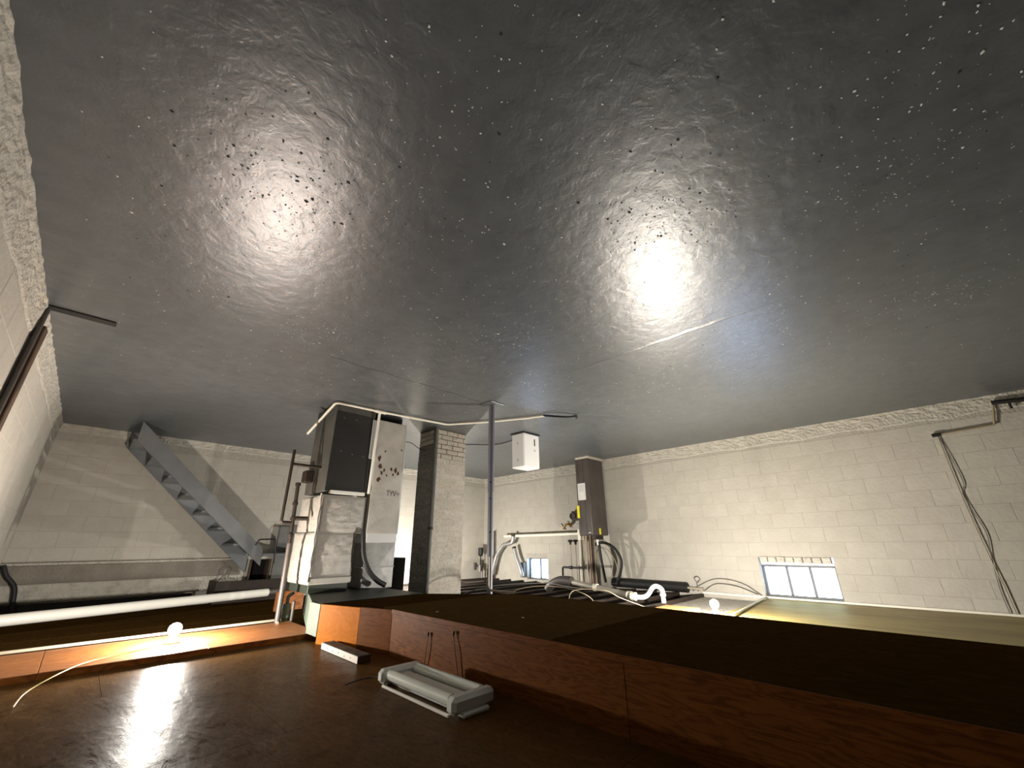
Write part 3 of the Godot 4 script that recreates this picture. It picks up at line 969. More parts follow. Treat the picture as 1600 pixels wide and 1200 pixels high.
	tube(st, [Vector3(-1.75, 2.17, -5.0), Vector3(-1.76, 2.4, -5.02)], 0.016, 8)
	obj("fitting", st, M.pipe_grey, p)
	st = stool()
	bar(st, Vector3(-1.56, 2.32, -4.82), Vector3(-1.62, 2.38, -4.95), 0.03, 0.008)
	obj("bracket", st, M.pvc_old, p)

func build_chimney() -> void:
	var x0 := -3.36; var x1 := -3.93; var z1 := -4.95; var z0 := -5.4
	var c := thing("chimney", "square brick chimney, one face white and one face grey with a black flue hole", "chimney", Vector3((x0 + x1) / 2, 0, (z0 + z1) / 2))
	var o := -c.position
	var st := stool()
	cb(st, o + Vector3(x0 - 0.009, 0, z1 - 0.009), o + Vector3(x1 + 0.009, 0.435, z0 + 0.009), 0.0)
	obj("mortar_core", st, M.chim_mortar, c)
	st = stool()
	cb(st, o + Vector3(x0 - 0.0035, 0.435, z1 - 0.0035), o + Vector3(x1 + 0.0035, DECK - 0.01, z0 + 0.0035), 0.0)
	obj("painted_core", st, M.chim_paint, c)
	st = stool()
	cb(st, o + Vector3(x0 - 0.0032, 0.44, z1 - 0.006), o + Vector3(x0 - 0.006, DECK - 0.01, z0 + 0.004), 0.0)
	obj("grey_coat", st, M.brick_grey[0], c)
	var ch := 0.0725
	var lens := {}
	var row := 0
	var y := 0.0
	while y < 2.36:
		# white face (towards +z)
		for face in 2:
			var L: float = (x0 - x1) if face == 0 else (z1 - z0)
			var s := -(0.1 if row % 2 else 0.0) - (0.02 if face else 0.0)
			while s < L - 0.02:
				var a: float = max(s, 0.0); var b: float = min(s + 0.205, L)
				s += 0.205
				if b - a < 0.03: continue
				var wd := snappedf(b - a, 0.005)
				var low := y < 0.43
				var key := "%.3f%s" % [wd, low]
				if not lens.has(key):
					var q := stool()
					bx(q, Transform3D(), Vector3(wd - (0.009 if low else 0.004), ch - (0.01 if low else 0.004), 0.03), 0.004 if low else 0.002)
					lens[key] = q.commit()
				var mid := (a + b) * 0.5
				var jut := rng.randf_range(-0.003, 0.002) * (1.0 if low else 0.4)
				var raw := y < 0.24 and mid < 0.6 and rng.randf() < 0.55
				var m: Material
				var t: Transform3D
				if face == 0:
					m = M.brick_raw if raw else M.bricks[rng.randi() % 4]
					t = Transform3D(Basis(), o + Vector3(x0 - mid, y + ch * 0.5, z1 - 0.016 + jut))
				else:
					var hy := y + ch * 0.5; var hz := z1 - mid
					if abs(hy - 1.78) < 0.11 and abs(hz + 5.17) < 0.075: continue
					m = M.brick_grey[rng.randi() % 2] if y > 0.2 else M.bricks[rng.randi() % 4]
					t = Transform3D(Basis(Vector3.UP, PI / 2), o + Vector3(x0 - 0.016 + jut, hy, hz))
				obj("brick", lens[key], m, c).transform = t
		y += ch
		row += 1
	st = stool()
	var pl := []
	for i in 24:
		var a := TAU * i / 24
		pl.append(Vector3(0, 0.12 * sin(a), 0.062 * cos(a)))
	for i in 24: tri(st, o + Vector3(x0 - 0.005, 1.78, -5.17), o + Vector3(x0 - 0.003, 1.78, -5.17) + pl[i], o + Vector3(x0 - 0.003, 1.78, -5.17) + pl[(i + 1) % 24], Vector3(1, 0, 0))
	obj("flue_hole", st, M.deep_black, c)
	var p := thing("steel_strut", "dark grey upright steel pipe along the corner of the brick chimney", "pipe")
	st = stool()
	tube(st, [Vector3(-3.33, 0.0, -4.91), Vector3(-3.33, 1.42, -4.91)], 0.034, 14)
	obj("thick_tube", st, M.panel_grey, p)
	st = stool()
	tube(st, [Vector3(-3.33, 1.42, -4.91), Vector3(-3.33, DECK, -4.91)], 0.028, 14)
	obj("thin_tube", st, M.panel_grey, p)
	st = stool()
	lathe(st, Transform3D(Basis(), Vector3(-3.33, 1.4, -4.91)), [Vector2(0.034, 0), Vector2(0.038, 0.004), Vector2(0.038, 0.03), Vector2(0.028, 0.036)], 14)
	obj("collar", st, M.iron, p)

func build_column() -> void:
	var c := thing("support_post", "slim grey telescoping steel support post between floor and boxed beam", "post", Vector3(-3.2, 0, -3.545))
	var st := stool()
	cb(st, Vector3(-0.11, 0.0, -0.11), Vector3(0.11, 0.012, 0.11), 0.003)
	obj("base_plate", st, M.floor, c)
	st = stool()
	tube(st, [Vector3(0, 0.012, 0), Vector3(0, 1.07, 0)], 0.037, 16)
	obj("outer_tube", st, M.steel_grey, c)
	st = stool()
	tube(st, [Vector3(0, 1.07, 0), Vector3(0, 2.3, 0)], 0.031, 16)
	obj("inner_tube", st, M.steel_grey, c)
	for y in [0.96, 1.14, 1.5]:
		st = stool()
		tube(st, [Vector3(0.02, y, 0.02), Vector3(0.029, y, 0.029)] if y > 1.07 else [Vector3(0.02, y, 0.02), Vector3(0.032, y, 0.032)], 0.009, 8)
		obj("pin", st, M.deep_black, c)
	st = stool()
	cb(st, Vector3(-0.09, 2.3, -0.09), Vector3(0.09, 2.315, 0.09), 0.003)
	obj("top_plate", st, M.steel_grey, c)
	st = stool()
	cb(st, Vector3(-0.3, 2.315, -0.06), Vector3(0.3, DECK, 0.06), 0.004)
	tag(obj("header_block", st, M.joist), "dark timber block above the slim grey steel post", "block")
	get_node("header_block").position = Vector3(-3.2, 0, -3.545)
	var e := thing("conduit_elbow", "thin grey conduit with an elbow bending off beside the steel post's upper end", "conduit")
	st = stool()
	tube(st, bend([Vector3(-3.14, 1.75, -3.5), Vector3(-3.14, 2.07, -3.5), Vector3(-3.22, 2.085, -3.35), Vector3(-3.32, 2.09, -3.28)], 0.05), 0.012, 8)
	obj("tube", st, M.conduit, e)

func build_appliances() -> void:
	# white box appliance on the floor
	var b := thing("dehumidifier", "white boxy appliance with a finger slot, standing on the grey floor beside the steel post", "appliance", Vector3(-4.6, 0, -4.285))
	var st := stool()
	cb(st, Vector3(-0.18, 0.012, -0.135), Vector3(0.18, 0.545, 0.135), 0.016)
	obj("casing", st, M.white_app, b)
	st = stool()
	cb(st, Vector3(-0.19, 0.0, -0.145), Vector3(0.2, 0.012, 0.145), 0.003)
	obj("foot", st, M.black, b)
	st = stool()
	cb(st, Vector3(-0.075, 0.09, 0.133), Vector3(-0.05, 0.2, 0.1365), 0.001)
	obj("finger_slot", st, M.black, b)
	st = stool()
	lathe(st, Transform3D(Basis(Vector3.RIGHT, PI / 2), Vector3(-0.065, 0.27, 0.135)), [Vector2(0.02, 0.0), Vector2(0.018, 0.003), Vector2(0.001, 0.004)], 12)
	obj("emblem", st, M.white_dim, b)
	for y in [0.17, 0.43]:
		st = stool()
		lathe(st, Transform3D(Basis(Vector3.FORWARD, PI / 2), Vector3(0.18, y, 0.0)), [Vector2(0.02, 0.0), Vector2(0.018, 0.003), Vector2(0.001, 0.004)], 12)
		obj("button", st, M.white_dim, b)
	var cd := thing("power_cord", "thin dark cord lying on the floor from the chimney to the white appliance", "cord")
	st = stool()
	tube(st, flow([Vector3(-3.97, 0.008, -5.52), Vector3(-4.3, 0.008, -5.45), Vector3(-4.45, 0.008, -5.33), Vector3(-4.6, 0.008, -5.22), Vector3(-4.72, 0.008, -5.02), Vector3(-4.7, 0.008, -4.7), Vector3(-4.6, 0.02, -4.44)]), 0.006, 6)
	obj("cord", st, M.black, cd)
	# tall brown tank by the window wall
	var h := thing("boiler", "tall brown-grey square boiler with a white data label and yellow stickers, against the white wall", "boiler", Vector3(-7.0, 0, -4.745))
	st = stool()
	cb(st, Vector3(-0.255, 0.04, -0.155), Vector3(0.28, 1.49, 0.155), 0.014)
	obj("casing", st, M.heater, h)
	st = stool()
	cb(st, Vector3(-0.24, 0.0, -0.13), Vector3(0.3, 0.04, 0.19), 0.006)
	obj("stand", st, M.pvc_old, h)
	for z in [-0.09, 0.03]:
		st = stool()
		cb(st, Vector3(0.279, 0.06, z), Vector3(0.283, 1.44, z + 0.004), 0.001)
		obj("panel_seam", st, M.iron, h)
	st = stool()
	cb(st, Vector3(0.279, 0.52, -0.12), Vector3(0.2825, 0.84, 0.06), 0.0008)
	var lb := obj("data_label", st, M.paper, h)
	st = stool()
	cb(st, Vector3(0.282, 0.55, -0.1), Vector3(0.2832, 0.69, 0.045), 0.0003)
	for k in 4: cb(st, Vector3(0.282, 0.74 + k * 0.022, -0.1), Vector3(0.2832, 0.746 + k * 0.022, 0.03 - 0.03 * (k % 2)), 0.0003)
	obj("print", st, M.white_dim, lb)
	st = stool()
	cb(st, Vector3(0.279, 0.94, -0.165), Vector3(0.284, 1.17, -0.11), 0.001)
	tag(obj("yellow_sticker", st, M.yellow, h), "yellow warning sticker", "").remove_meta("category")
	st = stool()
	cb(st, Vector3(0.0, 1.36, 0.155), Vector3(0.055, 1.47, 0.158), 0.001)
	tag(obj("yellow_sticker", st, M.yellow, h), "yellow warning sticker", "").remove_meta("category")
	st = stool()
	lathe(st, Transform3D(Basis(Vector3.FORWARD, -PI / 2), Vector3(0.28, 1.31, -0.01)), [Vector2(0.036, 0), Vector2(0.036, 0.016), Vector2(0.03, 0.022), Vector2(0.001, 0.022)], 16)
	var kn := obj("gauge", st, M.white_app, h)
	st = stool()
	lathe(st, Transform3D(Basis(Vector3.FORWARD, -PI / 2), Vector3(0.303, 1.31, -0.01)), [Vector2(0.014, 0), Vector2(0.001, 0.002)], 10)
	obj("gauge_dial", st, M.ink, kn)
	for z in [0.07, 0.1]:
		st = stool()
		cb(st, Vector3(0.279, 1.43, z), Vector3(0.2825, 1.45, z + 0.018), 0.0008)
		obj("pilot_mark", st, M.paper, h)
	st = stool()
	cb(st, Vector3(-0.12, 1.485, -0.02), Vector3(0.15, 1.56, 0.12), 0.006)
	obj("gas_valve", st, M.iron, h)
	# pipes rising from it
	st = stool()
	tube(st, [Vector3(0.2, 1.46, -0.06), Vector3(0.2, 1.64, -0.06), Vector3(0.2, 2.42, -0.06)], 0.018, 10)
	tube(st, [Vector3(0.16, 1.48, 0.0), Vector3(0.16, 2.42, 0.0)], 0.013, 8)
	tube(st, flow([Vector3(0.1, 1.48, 0.05), Vector3(0.12, 1.75, 0.06), Vector3(0.1, 2.0, 0.04), Vector3(0.12, 2.42, 0.05)]), 0.013, 8)
	obj("copper_tube", st, M.copper, h)
	st = stool()
	tube(st, [Vector3(-0.02, 1.5, -0.09), Vector3(-0.02, 2.42, -0.09)], 0.06, 12)
	obj("flue_pipe", st, M.iron, h)
	# hose loop
	var ho := thing("hose_loop", "black rubber hose looping out beside the boiler, with a white connector", "hose")
	st = stool()
	tube(st, flow([Vector3(-7.02, 1.82, -4.86), Vector3(-7.02, 1.68, -4.8), Vector3(-7.03, 1.62, -4.68), Vector3(-7.05, 1.63, -4.52), Vector3(-7.07, 1.73, -4.36), Vector3(-7.08, 1.92, -4.26), Vector3(-7.09, 2.1, -4.3), Vector3(-7.1, 2.25, -4.38)]), 0.026, 10)
	obj("loop", st, M.black, ho)
	st = stool()
	tube(st, flow([Vector3(-7.03, 1.64, -4.68), Vector3(-7.03, 1.95, -4.65), Vector3(-7.03, 2.3, -4.6)]), 0.026, 10)
	obj("drop", st, M.black, ho)
	st = stool()
	tube(st, flow([Vector3(-7.06, 1.8, -4.78), Vector3(-7.06, 1.7, -4.66), Vector3(-7.07, 1.76, -4.5), Vector3(-7.08, 1.95, -4.38), Vector3(-7.09, 2.12, -4.36)]), 0.008, 6)
	obj("thin_line", st, M.wire_tan, ho)
	st = stool()
	tube(st, [Vector3(-7.02, 1.56, -4.7), Vector3(-7.02, 1.66, -4.69)], 0.024, 10)
	obj("connector", st, M.pvc_white, ho)

func build_fixture() -> void:
	var f := thing("fluorescent_fixture", "unlit silver-grey twin-tube fluorescent fixture on the brown plywood", "light fixture", Vector3(-1.57, CEIL, -2.2))
	var st := stool()
	# base channel against the plywood
	cb(st, Vector3(-0.055, -0.045, -0.36), Vector3(0.055, 0.0, 0.36), 0.006)
	obj("channel", st, M.fix, f)
	for e in [-1, 1]:
		st = stool()
		bx(st, Transform3D(Basis(), Vector3(0, -0.052, e * 0.335)), Vector3(0.27, 0.072, 0.07), 0.018)
		obj("end_cap", st, M.fix, f)
		st = stool()
		bx(st, Transform3D(Basis(), Vector3(0.0, -0.012, e * 0.36)), Vector3(0.17, 0.024, 0.05), 0.008)
		obj("mounting_foot", st, M.fix, f)
	for x in [-0.094, 0.094]:
		st = stool()
		tube(st, [Vector3(x, -0.062, -0.3), Vector3(x, -0.062, 0.3)], 0.027, 16)
		obj("tube_lamp", st, M.fix_tube, f)
	st = stool()
	cb(st, Vector3(-0.04, -0.06, -0.3), Vector3(0.04, -0.045, 0.3), 0.006)
	obj("reflector_ridge", st, M.fix, f)
	st = stool()
	cb(st, Vector3(0.112, -0.016, -0.32), Vector3(0.128, -0.002, 0.32), 0.004)
	obj("side_rail", st, M.pvc_white, f)
	st = stool()
	tube(st, flow([Vector3(0.06, -0.03, -0.38), Vector3(0.1, -0.012, -0.5), Vector3(0.16, -0.01, -0.52), Vector3(0.26, -0.008, -0.5)]), 0.004, 6)
	obj("lead_wire", st, M.black, f)
	for q in [[Vector3(-1.832, 2.385, -2.67), Vector3(-1.832, 2.205, -2.645), "dark pull cord with a knob, the farther of two hanging by the silver fixture"], [Vector3(-1.832, 2.385, -2.3), Vector3(-1.832, 2.165, -2.365), "dark pull cord with a knob, the nearer of two hanging by the silver fixture"]]:
		var p := thing("pull_cord", q[2], "pull cord", Vector3.ZERO, "pull cords by the fluorescent fixture")
		st = stool()
		var mid: Vector3 = q[0].lerp(q[1], 0.6) + Vector3(0.004, 0, 0.003)
		tube(st, flow([q[0], mid, q[1]]), 0.0028, 6)
		obj("cord", st, M.black, p)
		st = stool()
		lathe(st, Transform3D(Basis(), q[1] - Vector3(0, 0.028, 0)), [Vector2(0.001, 0), Vector2(0.007, 0.003), Vector2(0.008, 0.01), Vector2(0.003, 0.03)], 10)
		obj("knob", st, M.black, p)

func build_pipes() -> void:
	var st := stool()
	# white drain under the joists
	var w := thing("white_drain_pipe", "thick white drain pipe running across in front of the dark joists near the stairs", "pipe")
	tube(st, [Vector3(0.62, 2.3, -6.76), Vector3(-2.25, 2.3, -7.64)], 0.056, 16)
	obj("pipe", st, M.pvc_white, w)
	st = stool()
	tube(st, [Vector3(-2.25, 2.3, -7.64), Vector3(-2.45, 2.3, -7.7)], 0.045, 14)
	obj("end_fitting", st, M.pipe_grey, w)
	st = stool()
	tube(st, [Vector3(0.62, 2.335, -5.045), Vector3(-1.72, 2.335, -5.06)], 0.012, 8)
	tag(obj("thin_conduit", st, M.conduit), "thin pale conduit along the far edge of the orange boards beside the bulb", "conduit")
	# vent pipe across the window wall
	var v := thing("vent_pipe", "white plastic vent pipe running level along the white wall from boiler to flexible duct", "pipe")
	st = stool()
	tube(st, bend([Vector3(-7.2, 1.455, -7.46), Vector3(-7.2, 1.44, -5.3), Vector3(-7.14, 1.43, -5.16)], 0.05), 0.03, 12)
	obj("level_run", st, M.pvc, v)
	st = stool()
	tube(st, [Vector3(-7.1, 1.36, -5.14), Vector3(-7.1, 1.56, -5.14)], 0.062, 14)
	obj("elbow", st, M.pvc, v)
	st = stool()
	tube(st, [Vector3(-7.1, 1.56, -5.14), Vector3(-7.1, 2.42, -5.16)], 0.052, 14)
	obj("riser", st, M.pvc_old, v)
	for q in [[Vector3(-7.15, 1.44, -7.4), [Vector3(-7.15, 1.46, -7.12), Vector3(-7.15, 1.6, -7.16), Vector3(-7.13, 1.66, -7.42), Vector3(-7.12, 1.85, -7.62), Vector3(-7.12, 2.05, -7.72), Vector3(-7.13, 2.3, -7.8)], "silver flexible foil duct curving from the level white vent pipe beside the steel post"], [Vector3.ZERO, [Vector3(-7.15, 1.73, -7.08), Vector3(-7.15, 1.88, -7.03), Vector3(-7.15, 2.05, -6.94), Vector3(-7.15, 2.2, -6.87), Vector3(-7.17, 2.3, -6.86)], "short silver flexible foil duct entering the wall beside the two-pane window"]]:
		var d := thing("foil_duct", q[2], "duct", Vector3.ZERO, "silver foil ducts by the far window")
		var path := flow(q[1], 14)
		var rad := []
		for i in path.size(): rad.append(0.042 + (0.006 if i % 2 else -0.003))
		st = stool()
		tube(st, path, 0.05, 14, true, rad)
		obj("flexible_sleeve", st, M.foil, d)
		st = stool()
		tube(st, [path[0] + (path[0] - path[1]).normalized() * 0.04, path[0]], 0.046, 14)
		obj("collar", st, M.iron, d)
	st = stool()
	cb(st, Vector3(-7.305, 2.02, -6.97), Vector3(-7.22, 2.33, -6.86), 0.005)
	tag(obj("dark_flap", st, M.panel_grey), "dark grey strip on the white wall behind the short foil duct", "panel")
	# electrical box, dial and spigot by the boiler
	var e := thing("wall_meter", "dark wall box with a round pale dial beside the boiler", "meter", Vector3(-7.24, 1.09, -5.42))
	st = stool()
	cb(st, Vector3(-0.065, -0.1, -0.02), Vector3(0.02, 0.09, 0.2), 0.008)
	obj("box", st, M.iron, e)
	st = stool()
	lathe(st, Transform3D(Basis(Vector3.FORWARD, -PI / 2), Vector3(0.02, 0.0, 0.02)), [Vector2(0.07, -0.02), Vector2(0.07, 0.03), Vector2(0.055, 0.045), Vector2(0.03, 0.035), Vector2(0.001, 0.035)], 18)
	obj("dial", st, M.pvc_old, e)
	var sp := thing("spigot", "small brass hose spigot sticking out below the round wall dial", "spigot", Vector3(-7.24, 1.25, -5.55))
	st = stool()
	tube(st, bend([Vector3(-0.06, 0.0, 0.05), Vector3(0.04, 0.0, 0.05), Vector3(0.06, 0.0, -0.02), Vector3(0.06, 0.09, -0.09)], 0.03), 0.022, 10)
	obj("body", st, M.brass, sp)
	st = stool()
	tube(st, [Vector3(0.05, -0.02, -0.14), Vector3(0.05, 0.1, -0.03)], 0.012, 8)
	obj("lever", st, M.iron, sp)
	# black gas line and shut-off beside the boiler
	var g := thing("gas_line", "black iron pipe with an elbow crossing behind the boiler's riser", "pipe")
	st = stool()
	tube(st, bend([Vector3(-7.02, 2.388, -5.59), Vector3(-7.02, 2.07, -5.58), Vector3(-7.02, 2.07, -4.93)], 0.03), 0.02, 8)
	obj("pipe", st, M.black, g)
	st = stool()
	tube(st, [Vector3(-7.02, 2.07, -5.4), Vector3(-7.02, 2.07, -5.34)], 0.03, 10)
	obj("union", st, M.black, g)
	var s := thing("shutoff_valves", "pair of dark shut-off valves on thin copper tubes beside the white riser", "valve")
	for z in [-5.43, -5.3]:
		st = stool()
		tube(st, [Vector3(-7.12, 1.6, z), Vector3(-7.12, 2.42, z)], 0.008, 6)
		obj("copper_tube", st, M.copper, s)
		st = stool()
		lathe(st, Transform3D(Basis(), Vector3(-7.12, 1.55, z)), [Vector2(0.001, 0), Vector2(0.05, 0.01), Vector2(0.055, 0.03), Vector2(0.025, 0.06), Vector2(0.02, 0.1)], 12)
		obj("handle", st, M.iron, s)
	# drain with trap behind the beam
	var d2 := thing("sink_trap", "white plastic sink trap on a grey drain pipe behind the boxed beam", "pipe")
	st = stool()
	tube(st, [Vector3(-5.860, 2.206, -4.512), Vector3(-5.532, 2.300, -3.188)], 0.041, 12)
	obj("grey_run", st, M.pvc_old, d2)
	st = stool()
	tube(st, flow([Vector3(-5.883, 2.347, -5.016), Vector3(-5.860, 2.265, -4.899), Vector3(-5.860, 2.200, -4.711), Vector3(-5.860, 2.200, -4.477)]), 0.07, 12)
	obj("wide_elbow", st, M.pipe_grey, d2)
	for t in [0.45, 0.95, 1.0]:
		var c := Vector3(-5.860, 2.206, -4.512).lerp(Vector3(-5.532, 2.300, -3.188), t)
		st = stool()
		tube(st, [c + Vector3(0, 0, -0.035), c + Vector3(0, 0, 0.03)], 0.053, 12)
		obj("coupling", st, M.pvc, d2)
	st = stool()
	tube(st, flow([Vector3(-5.508, 2.300, -3.188), Vector3(-5.555, 2.306, -3.082), Vector3(-5.602, 2.276, -3.018), Vector3(-5.649, 2.194, -2.965), Vector3(-5.731, 2.177, -2.942), Vector3(-5.801, 2.218, -2.907), Vector3(-5.813, 2.300, -2.907), Vector3(-5.813, 2.385, -2.907)]), 0.03, 12)
	obj("trap_bend", st, M.pvc_white, d2)
	st = stool()
	lathe(st, Transform3D(Basis(), Vector3(-5.813, 2.265, -2.907)), [Vector2(0.03, 0), Vector2(0.042, 0.004), Vector2(0.042, 0.035), Vector2(0.03, 0.041)], 12)
	obj("slip_nut", st, M.pvc_white, d2)
	st = stool()
	cb(st, Vector3(-5.0, 2.36, -2.3), Vector3(-5.5, 2.42, -2.72), 0.004)
	tag(obj("timber_block", st, M.timber), "pale sawn timber block beside the white sink trap", "block")
	# black insulated pipe along the wall top
	var b := thing("insulated_pipe", "thick black insulated pipe along the white wall near the three-pane window", "pipe")
	st = stool()
	tube(st, [Vector3(-7.2, 2.3, -4.55), Vector3(-7.2, 2.31, -3.15)], 0.075, 14)
	obj("foam_sleeve", st, M.black, b)
	st = stool()
	tube(st, [Vector3(-7.2, 2.31, -3.15), Vector3(-7.2, 2.32, -2.9)], 0.02, 10)
	obj("bare_end", st, M.conduit, b)
	# conduit along the wall's upper edge and across the ceiling
	var c2 := thing("wall_conduit", "long thin pale conduit where the white wall meets the olive ceiling", "conduit")
	st = stool()
	tube(st, [Vector3(-7.28, 2.372, -2.95), Vector3(-7.28, 2.372, 1.6)], 0.016, 8)
	obj("run", st, M.pvc, c2)
	var c3 := thing("ceiling_conduit", "pale conduit slanting across the olive ceiling to the window corner", "conduit")
	st = stool()
	tube(st, [Vector3(-7.2, 2.372, -2.04), Vector3(-5.3, 2.372, -1.86)], 0.014, 8)
	obj("run", st, M.pvc, c3)
	# fittings at the near end of the window wall
	var p := thing("corner_pipe", "thin tan pipe with a black end cap, stepping along the white wall's rough foot", "pipe")
	st = stool()
	tube(st, bend([Vector3(-7.27, 0.385, 0.3), Vector3(-7.27, 0.355, 0.79), Vector3(-7.27, 0.08, 0.86)], 0.015), 0.011, 8)
	obj("tan_tube", st, M.wire_tan, p)
	st = stool()
	tube(st, [Vector3(-7.27, 0.39, 0.25), Vector3(-7.27, 0.383, 0.33)], 0.022, 10)
	obj("end_cap", st, M.black, p)
	st = stool()
	tube(st, [Vector3(-7.25, 0.1, 0.84), Vector3(-7.24, 0.14, 1.3)], 0.025, 10)
	obj("black_pipe", st, M.black, p)
	st = stool()
	tube(st, [Vector3(-7.25, 0.1, 0.97), Vector3(-7.25, 0.2, 0.97)], 0.012, 8)
	obj("stub", st, M.black, p)

func wire(called: String, pts: Array, r: float, m: Material, label: String, cat := "cable", group := "") -> void:
	var st := stool()
	tube(st, flow(pts, 6), r, 6)
	tag(obj(called, st, m), label, cat, group)

func build_small() -> void:
	var st := stool()
	# board and black slot by the left-hand wall
	var b := thing("upright_board", "dark weathered board fixed upright on the block wall at the picture's edge", "board")
	st = stool()
	cb(st, Vector3(LX - 0.02, 0.14, -4.27), Vector3(LX - 0.06, CEIL - 0.004, -4.16), 0.006)
	obj("board", st, M.old_wood, b)
	st = stool()
	tube(st, [Vector3(LX - 0.03, 0.0, -4.14), Vector3(LX - 0.03, 1.5, -4.14)], 0.014, 8)
	obj("pipe", st, M.pipe_grey, b)
	st = stool()
	cb(st, Vector3(LX - 0.03, 0.0005, -4.17), Vector3(0.24, 0.012, -4.09), 0.003)
	tag(obj("floor_strip", st, M.black), "short black strip lying on the floor at the foot of the dark upright board", "strip")
	# cables
	wire("bulb_cable", [Vector3(-0.655, 2.34, -4.58), Vector3(-0.62, 2.34, -4.5), Vector3(-0.43, 2.342, -4.42), Vector3(-0.23, 2.335, -4.24), Vector3(-0.1, 2.33, -3.95), Vector3(0.0, 2.36, -3.78), Vector3(0.03, 2.384, -3.6)], 0.004, M.wire_yellow, "yellow cable sagging from the glowing bulb along the orange boards to the brown plywood")
	wire("wall_cable", [Vector3(-7.29, 0.37, 0.3), Vector3(-7.29, 0.7, 0.34), Vector3(-7.29, 0.98, 0.355), Vector3(-7.29, 1.1, 0.315), Vector3(-7.29, 1.3, 0.335), Vector3(-7.29, 1.55, 0.37), Vector3(-7.29, 1.8, 0.335), Vector3(-7.29, 2.1, 0.3), Vector3(-7.29, 2.36, 0.3)], 0.0045, M.wire_grey, "thin grey cable wavering beside the straight one near the tan corner pipe")
	wire("wall_cable", [Vector3(-7.285, 0.38, 0.3), Vector3(-7.285, 1.2, 0.3), Vector3(-7.285, 1.8, 0.32), Vector3(-7.285, 2.1, 0.34), Vector3(-7.285, 2.36, 0.345)], 0.0055, M.wire_tan, "thin tan cable running straight over the white wall from the capped corner pipe")
	wire("hook_cable", [Vector3(-1.63, 2.4, BZ + 0.075), Vector3(-1.66, 2.2, BZ + 0.075), Vector3(-1.73, 2.08, BZ + 0.075), Vector3(-1.73, 1.98, BZ + 0.075), Vector3(-1.79, 1.93, BZ + 0.075), Vector3(-1.84, 2.0, BZ + 0.075), Vector3(-1.81, 2.1, BZ + 0.075)], 0.007, M.wire_grey, "thin looped cable hanging on the white wall beside the stair header")
	wire("corner_hose", [Vector3(0.6, 1.83, BZ + 0.09), Vector3(0.54, 1.95, BZ + 0.1), Vector3(0.43, 2.1, BZ + 0.1), Vector3(0.38, 2.4, BZ + 0.1)], 0.026, M.black, "thick black hose hanging in the corner of the white wall beyond the white pipe", "hose")
	wire("window_cable", [Vector3(-7.26, 2.35, -2.1), Vector3(-7.27, 2.2, -2.35), Vector3(-7.27, 2.16, -2.7), Vector3(-7.27, 2.28, -3.0), Vector3(-7.26, 2.36, -3.1)], 0.006, M.wire_grey, "thin drooping cable on the white wall, upper of two between bulb and window")
	wire("window_cable", [Vector3(-7.23, 2.34, -2.14), Vector3(-7.235, 2.25, -2.4), Vector3(-7.235, 2.23, -2.7), Vector3(-7.23, 2.34, -2.9)], 0.006, M.wire_grey, "thin short drooping cable on the white wall, closest to the wall conduit beside the window")
	wire("hook_wire", [Vector3(-7.27, 2.36, -3.02), Vector3(-7.27, 2.24, -3.02), Vector3(-7.27, 2.17, -3.05), Vector3(-7.27, 2.14, -3.0), Vector3(-7.27, 2.18, -2.96), Vector3(-7.27, 2.23, -3.01)], 0.008, M.wire_grey, "small dark wire hook on the white wall near the glowing bulb", "hook")
	# drooping cables among the joists behind the beam
	wire("joist_cable", [Vector3(-4.1, 2.385, -5.37), Vector3(-4.2, 2.2, -4.8), Vector3(-5.0, 2.17, -4.4), Vector3(-5.5, 2.25, -4.2), Vector3(-6.4, 2.37, -4.0)], 0.006, M.wire_grey, "grey cable sagging under the dark joists between chimney and boiler")
	wire("joist_cable", [Vector3(-4.0, 2.37, -3.1), Vector3(-4.3, 2.16, -3.3), Vector3(-4.6, 2.15, -3.05), Vector3(-4.8, 2.24, -2.95), Vector3(-5.2, 2.37, -2.85)], 0.005, M.wire_tan, "thin tan cable sagging under the joists beside the grey drain pipe")
	wire("joist_cable", [Vector3(-3.6, 2.384, -4.17), Vector3(-4.0, 2.15, -3.9), Vector3(-4.4, 2.13, -3.6), Vector3(-4.6, 2.22, -3.3), Vector3(-4.9, 2.384, -3.37)], 0.005, M.wire_tan, "tan cable drooping lowest under the joists behind the boxed beam")
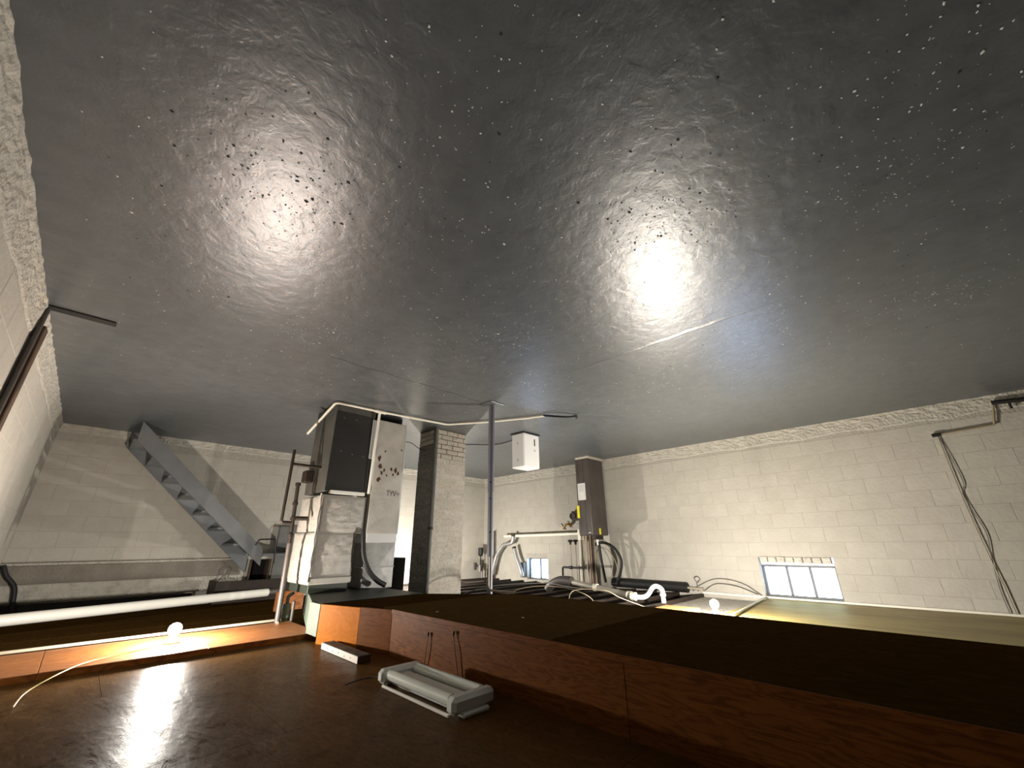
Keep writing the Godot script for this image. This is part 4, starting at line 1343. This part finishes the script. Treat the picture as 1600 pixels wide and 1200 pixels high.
	wire("chimney_cable", [Vector3(-3.94, 1.62, -5.0), Vector3(-4.1, 1.85, -5.2), Vector3(-4.4, 2.1, -5.6), Vector3(-5.0, 2.25, -6.2), Vector3(-5.8, 2.3, -6.6)], 0.005, M.pvc_old, "pale thin cable curving from the white chimney face towards the far corner")
	wire("control_wire", [Vector3(-2.775, 0.32, -4.83), Vector3(-2.95, 0.29, -4.95), Vector3(-3.15, 0.31, -5.08), Vector3(-3.35, 0.3, -5.2)], 0.005, M.old_wood, "short brown wire between the pale rusty cabinet and the brick chimney")
	# plumbing in the far corner
	var k := thing("corner_valve", "black-handled water valve with brass fittings in the far corner", "valve", Vector3(-7.0, 1.84, -8.15))
	st = stool()
	lathe(st, Transform3D(Basis(), Vector3(-0.05, -0.13, 0)), [Vector2(0.001, 0), Vector2(0.05, 0.0), Vector2(0.06, 0.02), Vector2(0.06, 0.16), Vector2(0.04, 0.19), Vector2(0.015, 0.2), Vector2(0.015, 0.5)], 14)
	obj("black_handle", st, M.black, k)
	st = stool()
	tube(st, bend([Vector3(0.12, 0.25, 0.02), Vector3(0.02, 0.29, 0.02), Vector3(-0.1, 0.29, 0.0), Vector3(-0.1, 0.55, 0.0)], 0.03), 0.025, 10)
	tube(st, [Vector3(0.0, 0.26, 0.03), Vector3(0.0, 0.4, 0.03)], 0.045, 10)
	obj("fittings", st, M.galv, k)
	st = stool()
	tube(st, [Vector3(0.14, 0.2, 0.03), Vector3(0.14, 0.36, 0.03)], 0.035, 10)
	obj("cap", st, M.iron, k)
	st = stool()
	cb(st, Vector3(-7.16, 1.9, -8.0), Vector3(-7.27, 2.42, -7.93), 0.004)
	tag(obj("backing_board", st, M.timber), "orange timber backing board beside the black-handled valve in the far corner", "board")
	st = stool()
	tube(st, [Vector3(-7.24, 1.32, -7.86), Vector3(-7.24, 2.42, -7.86)], 0.018, 8)
	tag(obj("black_rod", st, M.black), "thin black upright rod beside the orange backing board and steel post", "rod")
	st = stool()
	cb(st, Vector3(-7.302, 1.4, -6.02), Vector3(-7.28, 1.44, -5.98), 0.004)
	tag(obj("wall_bracket", st, M.iron), "tiny dark bracket on the white wall above the level vent pipe", "bracket")
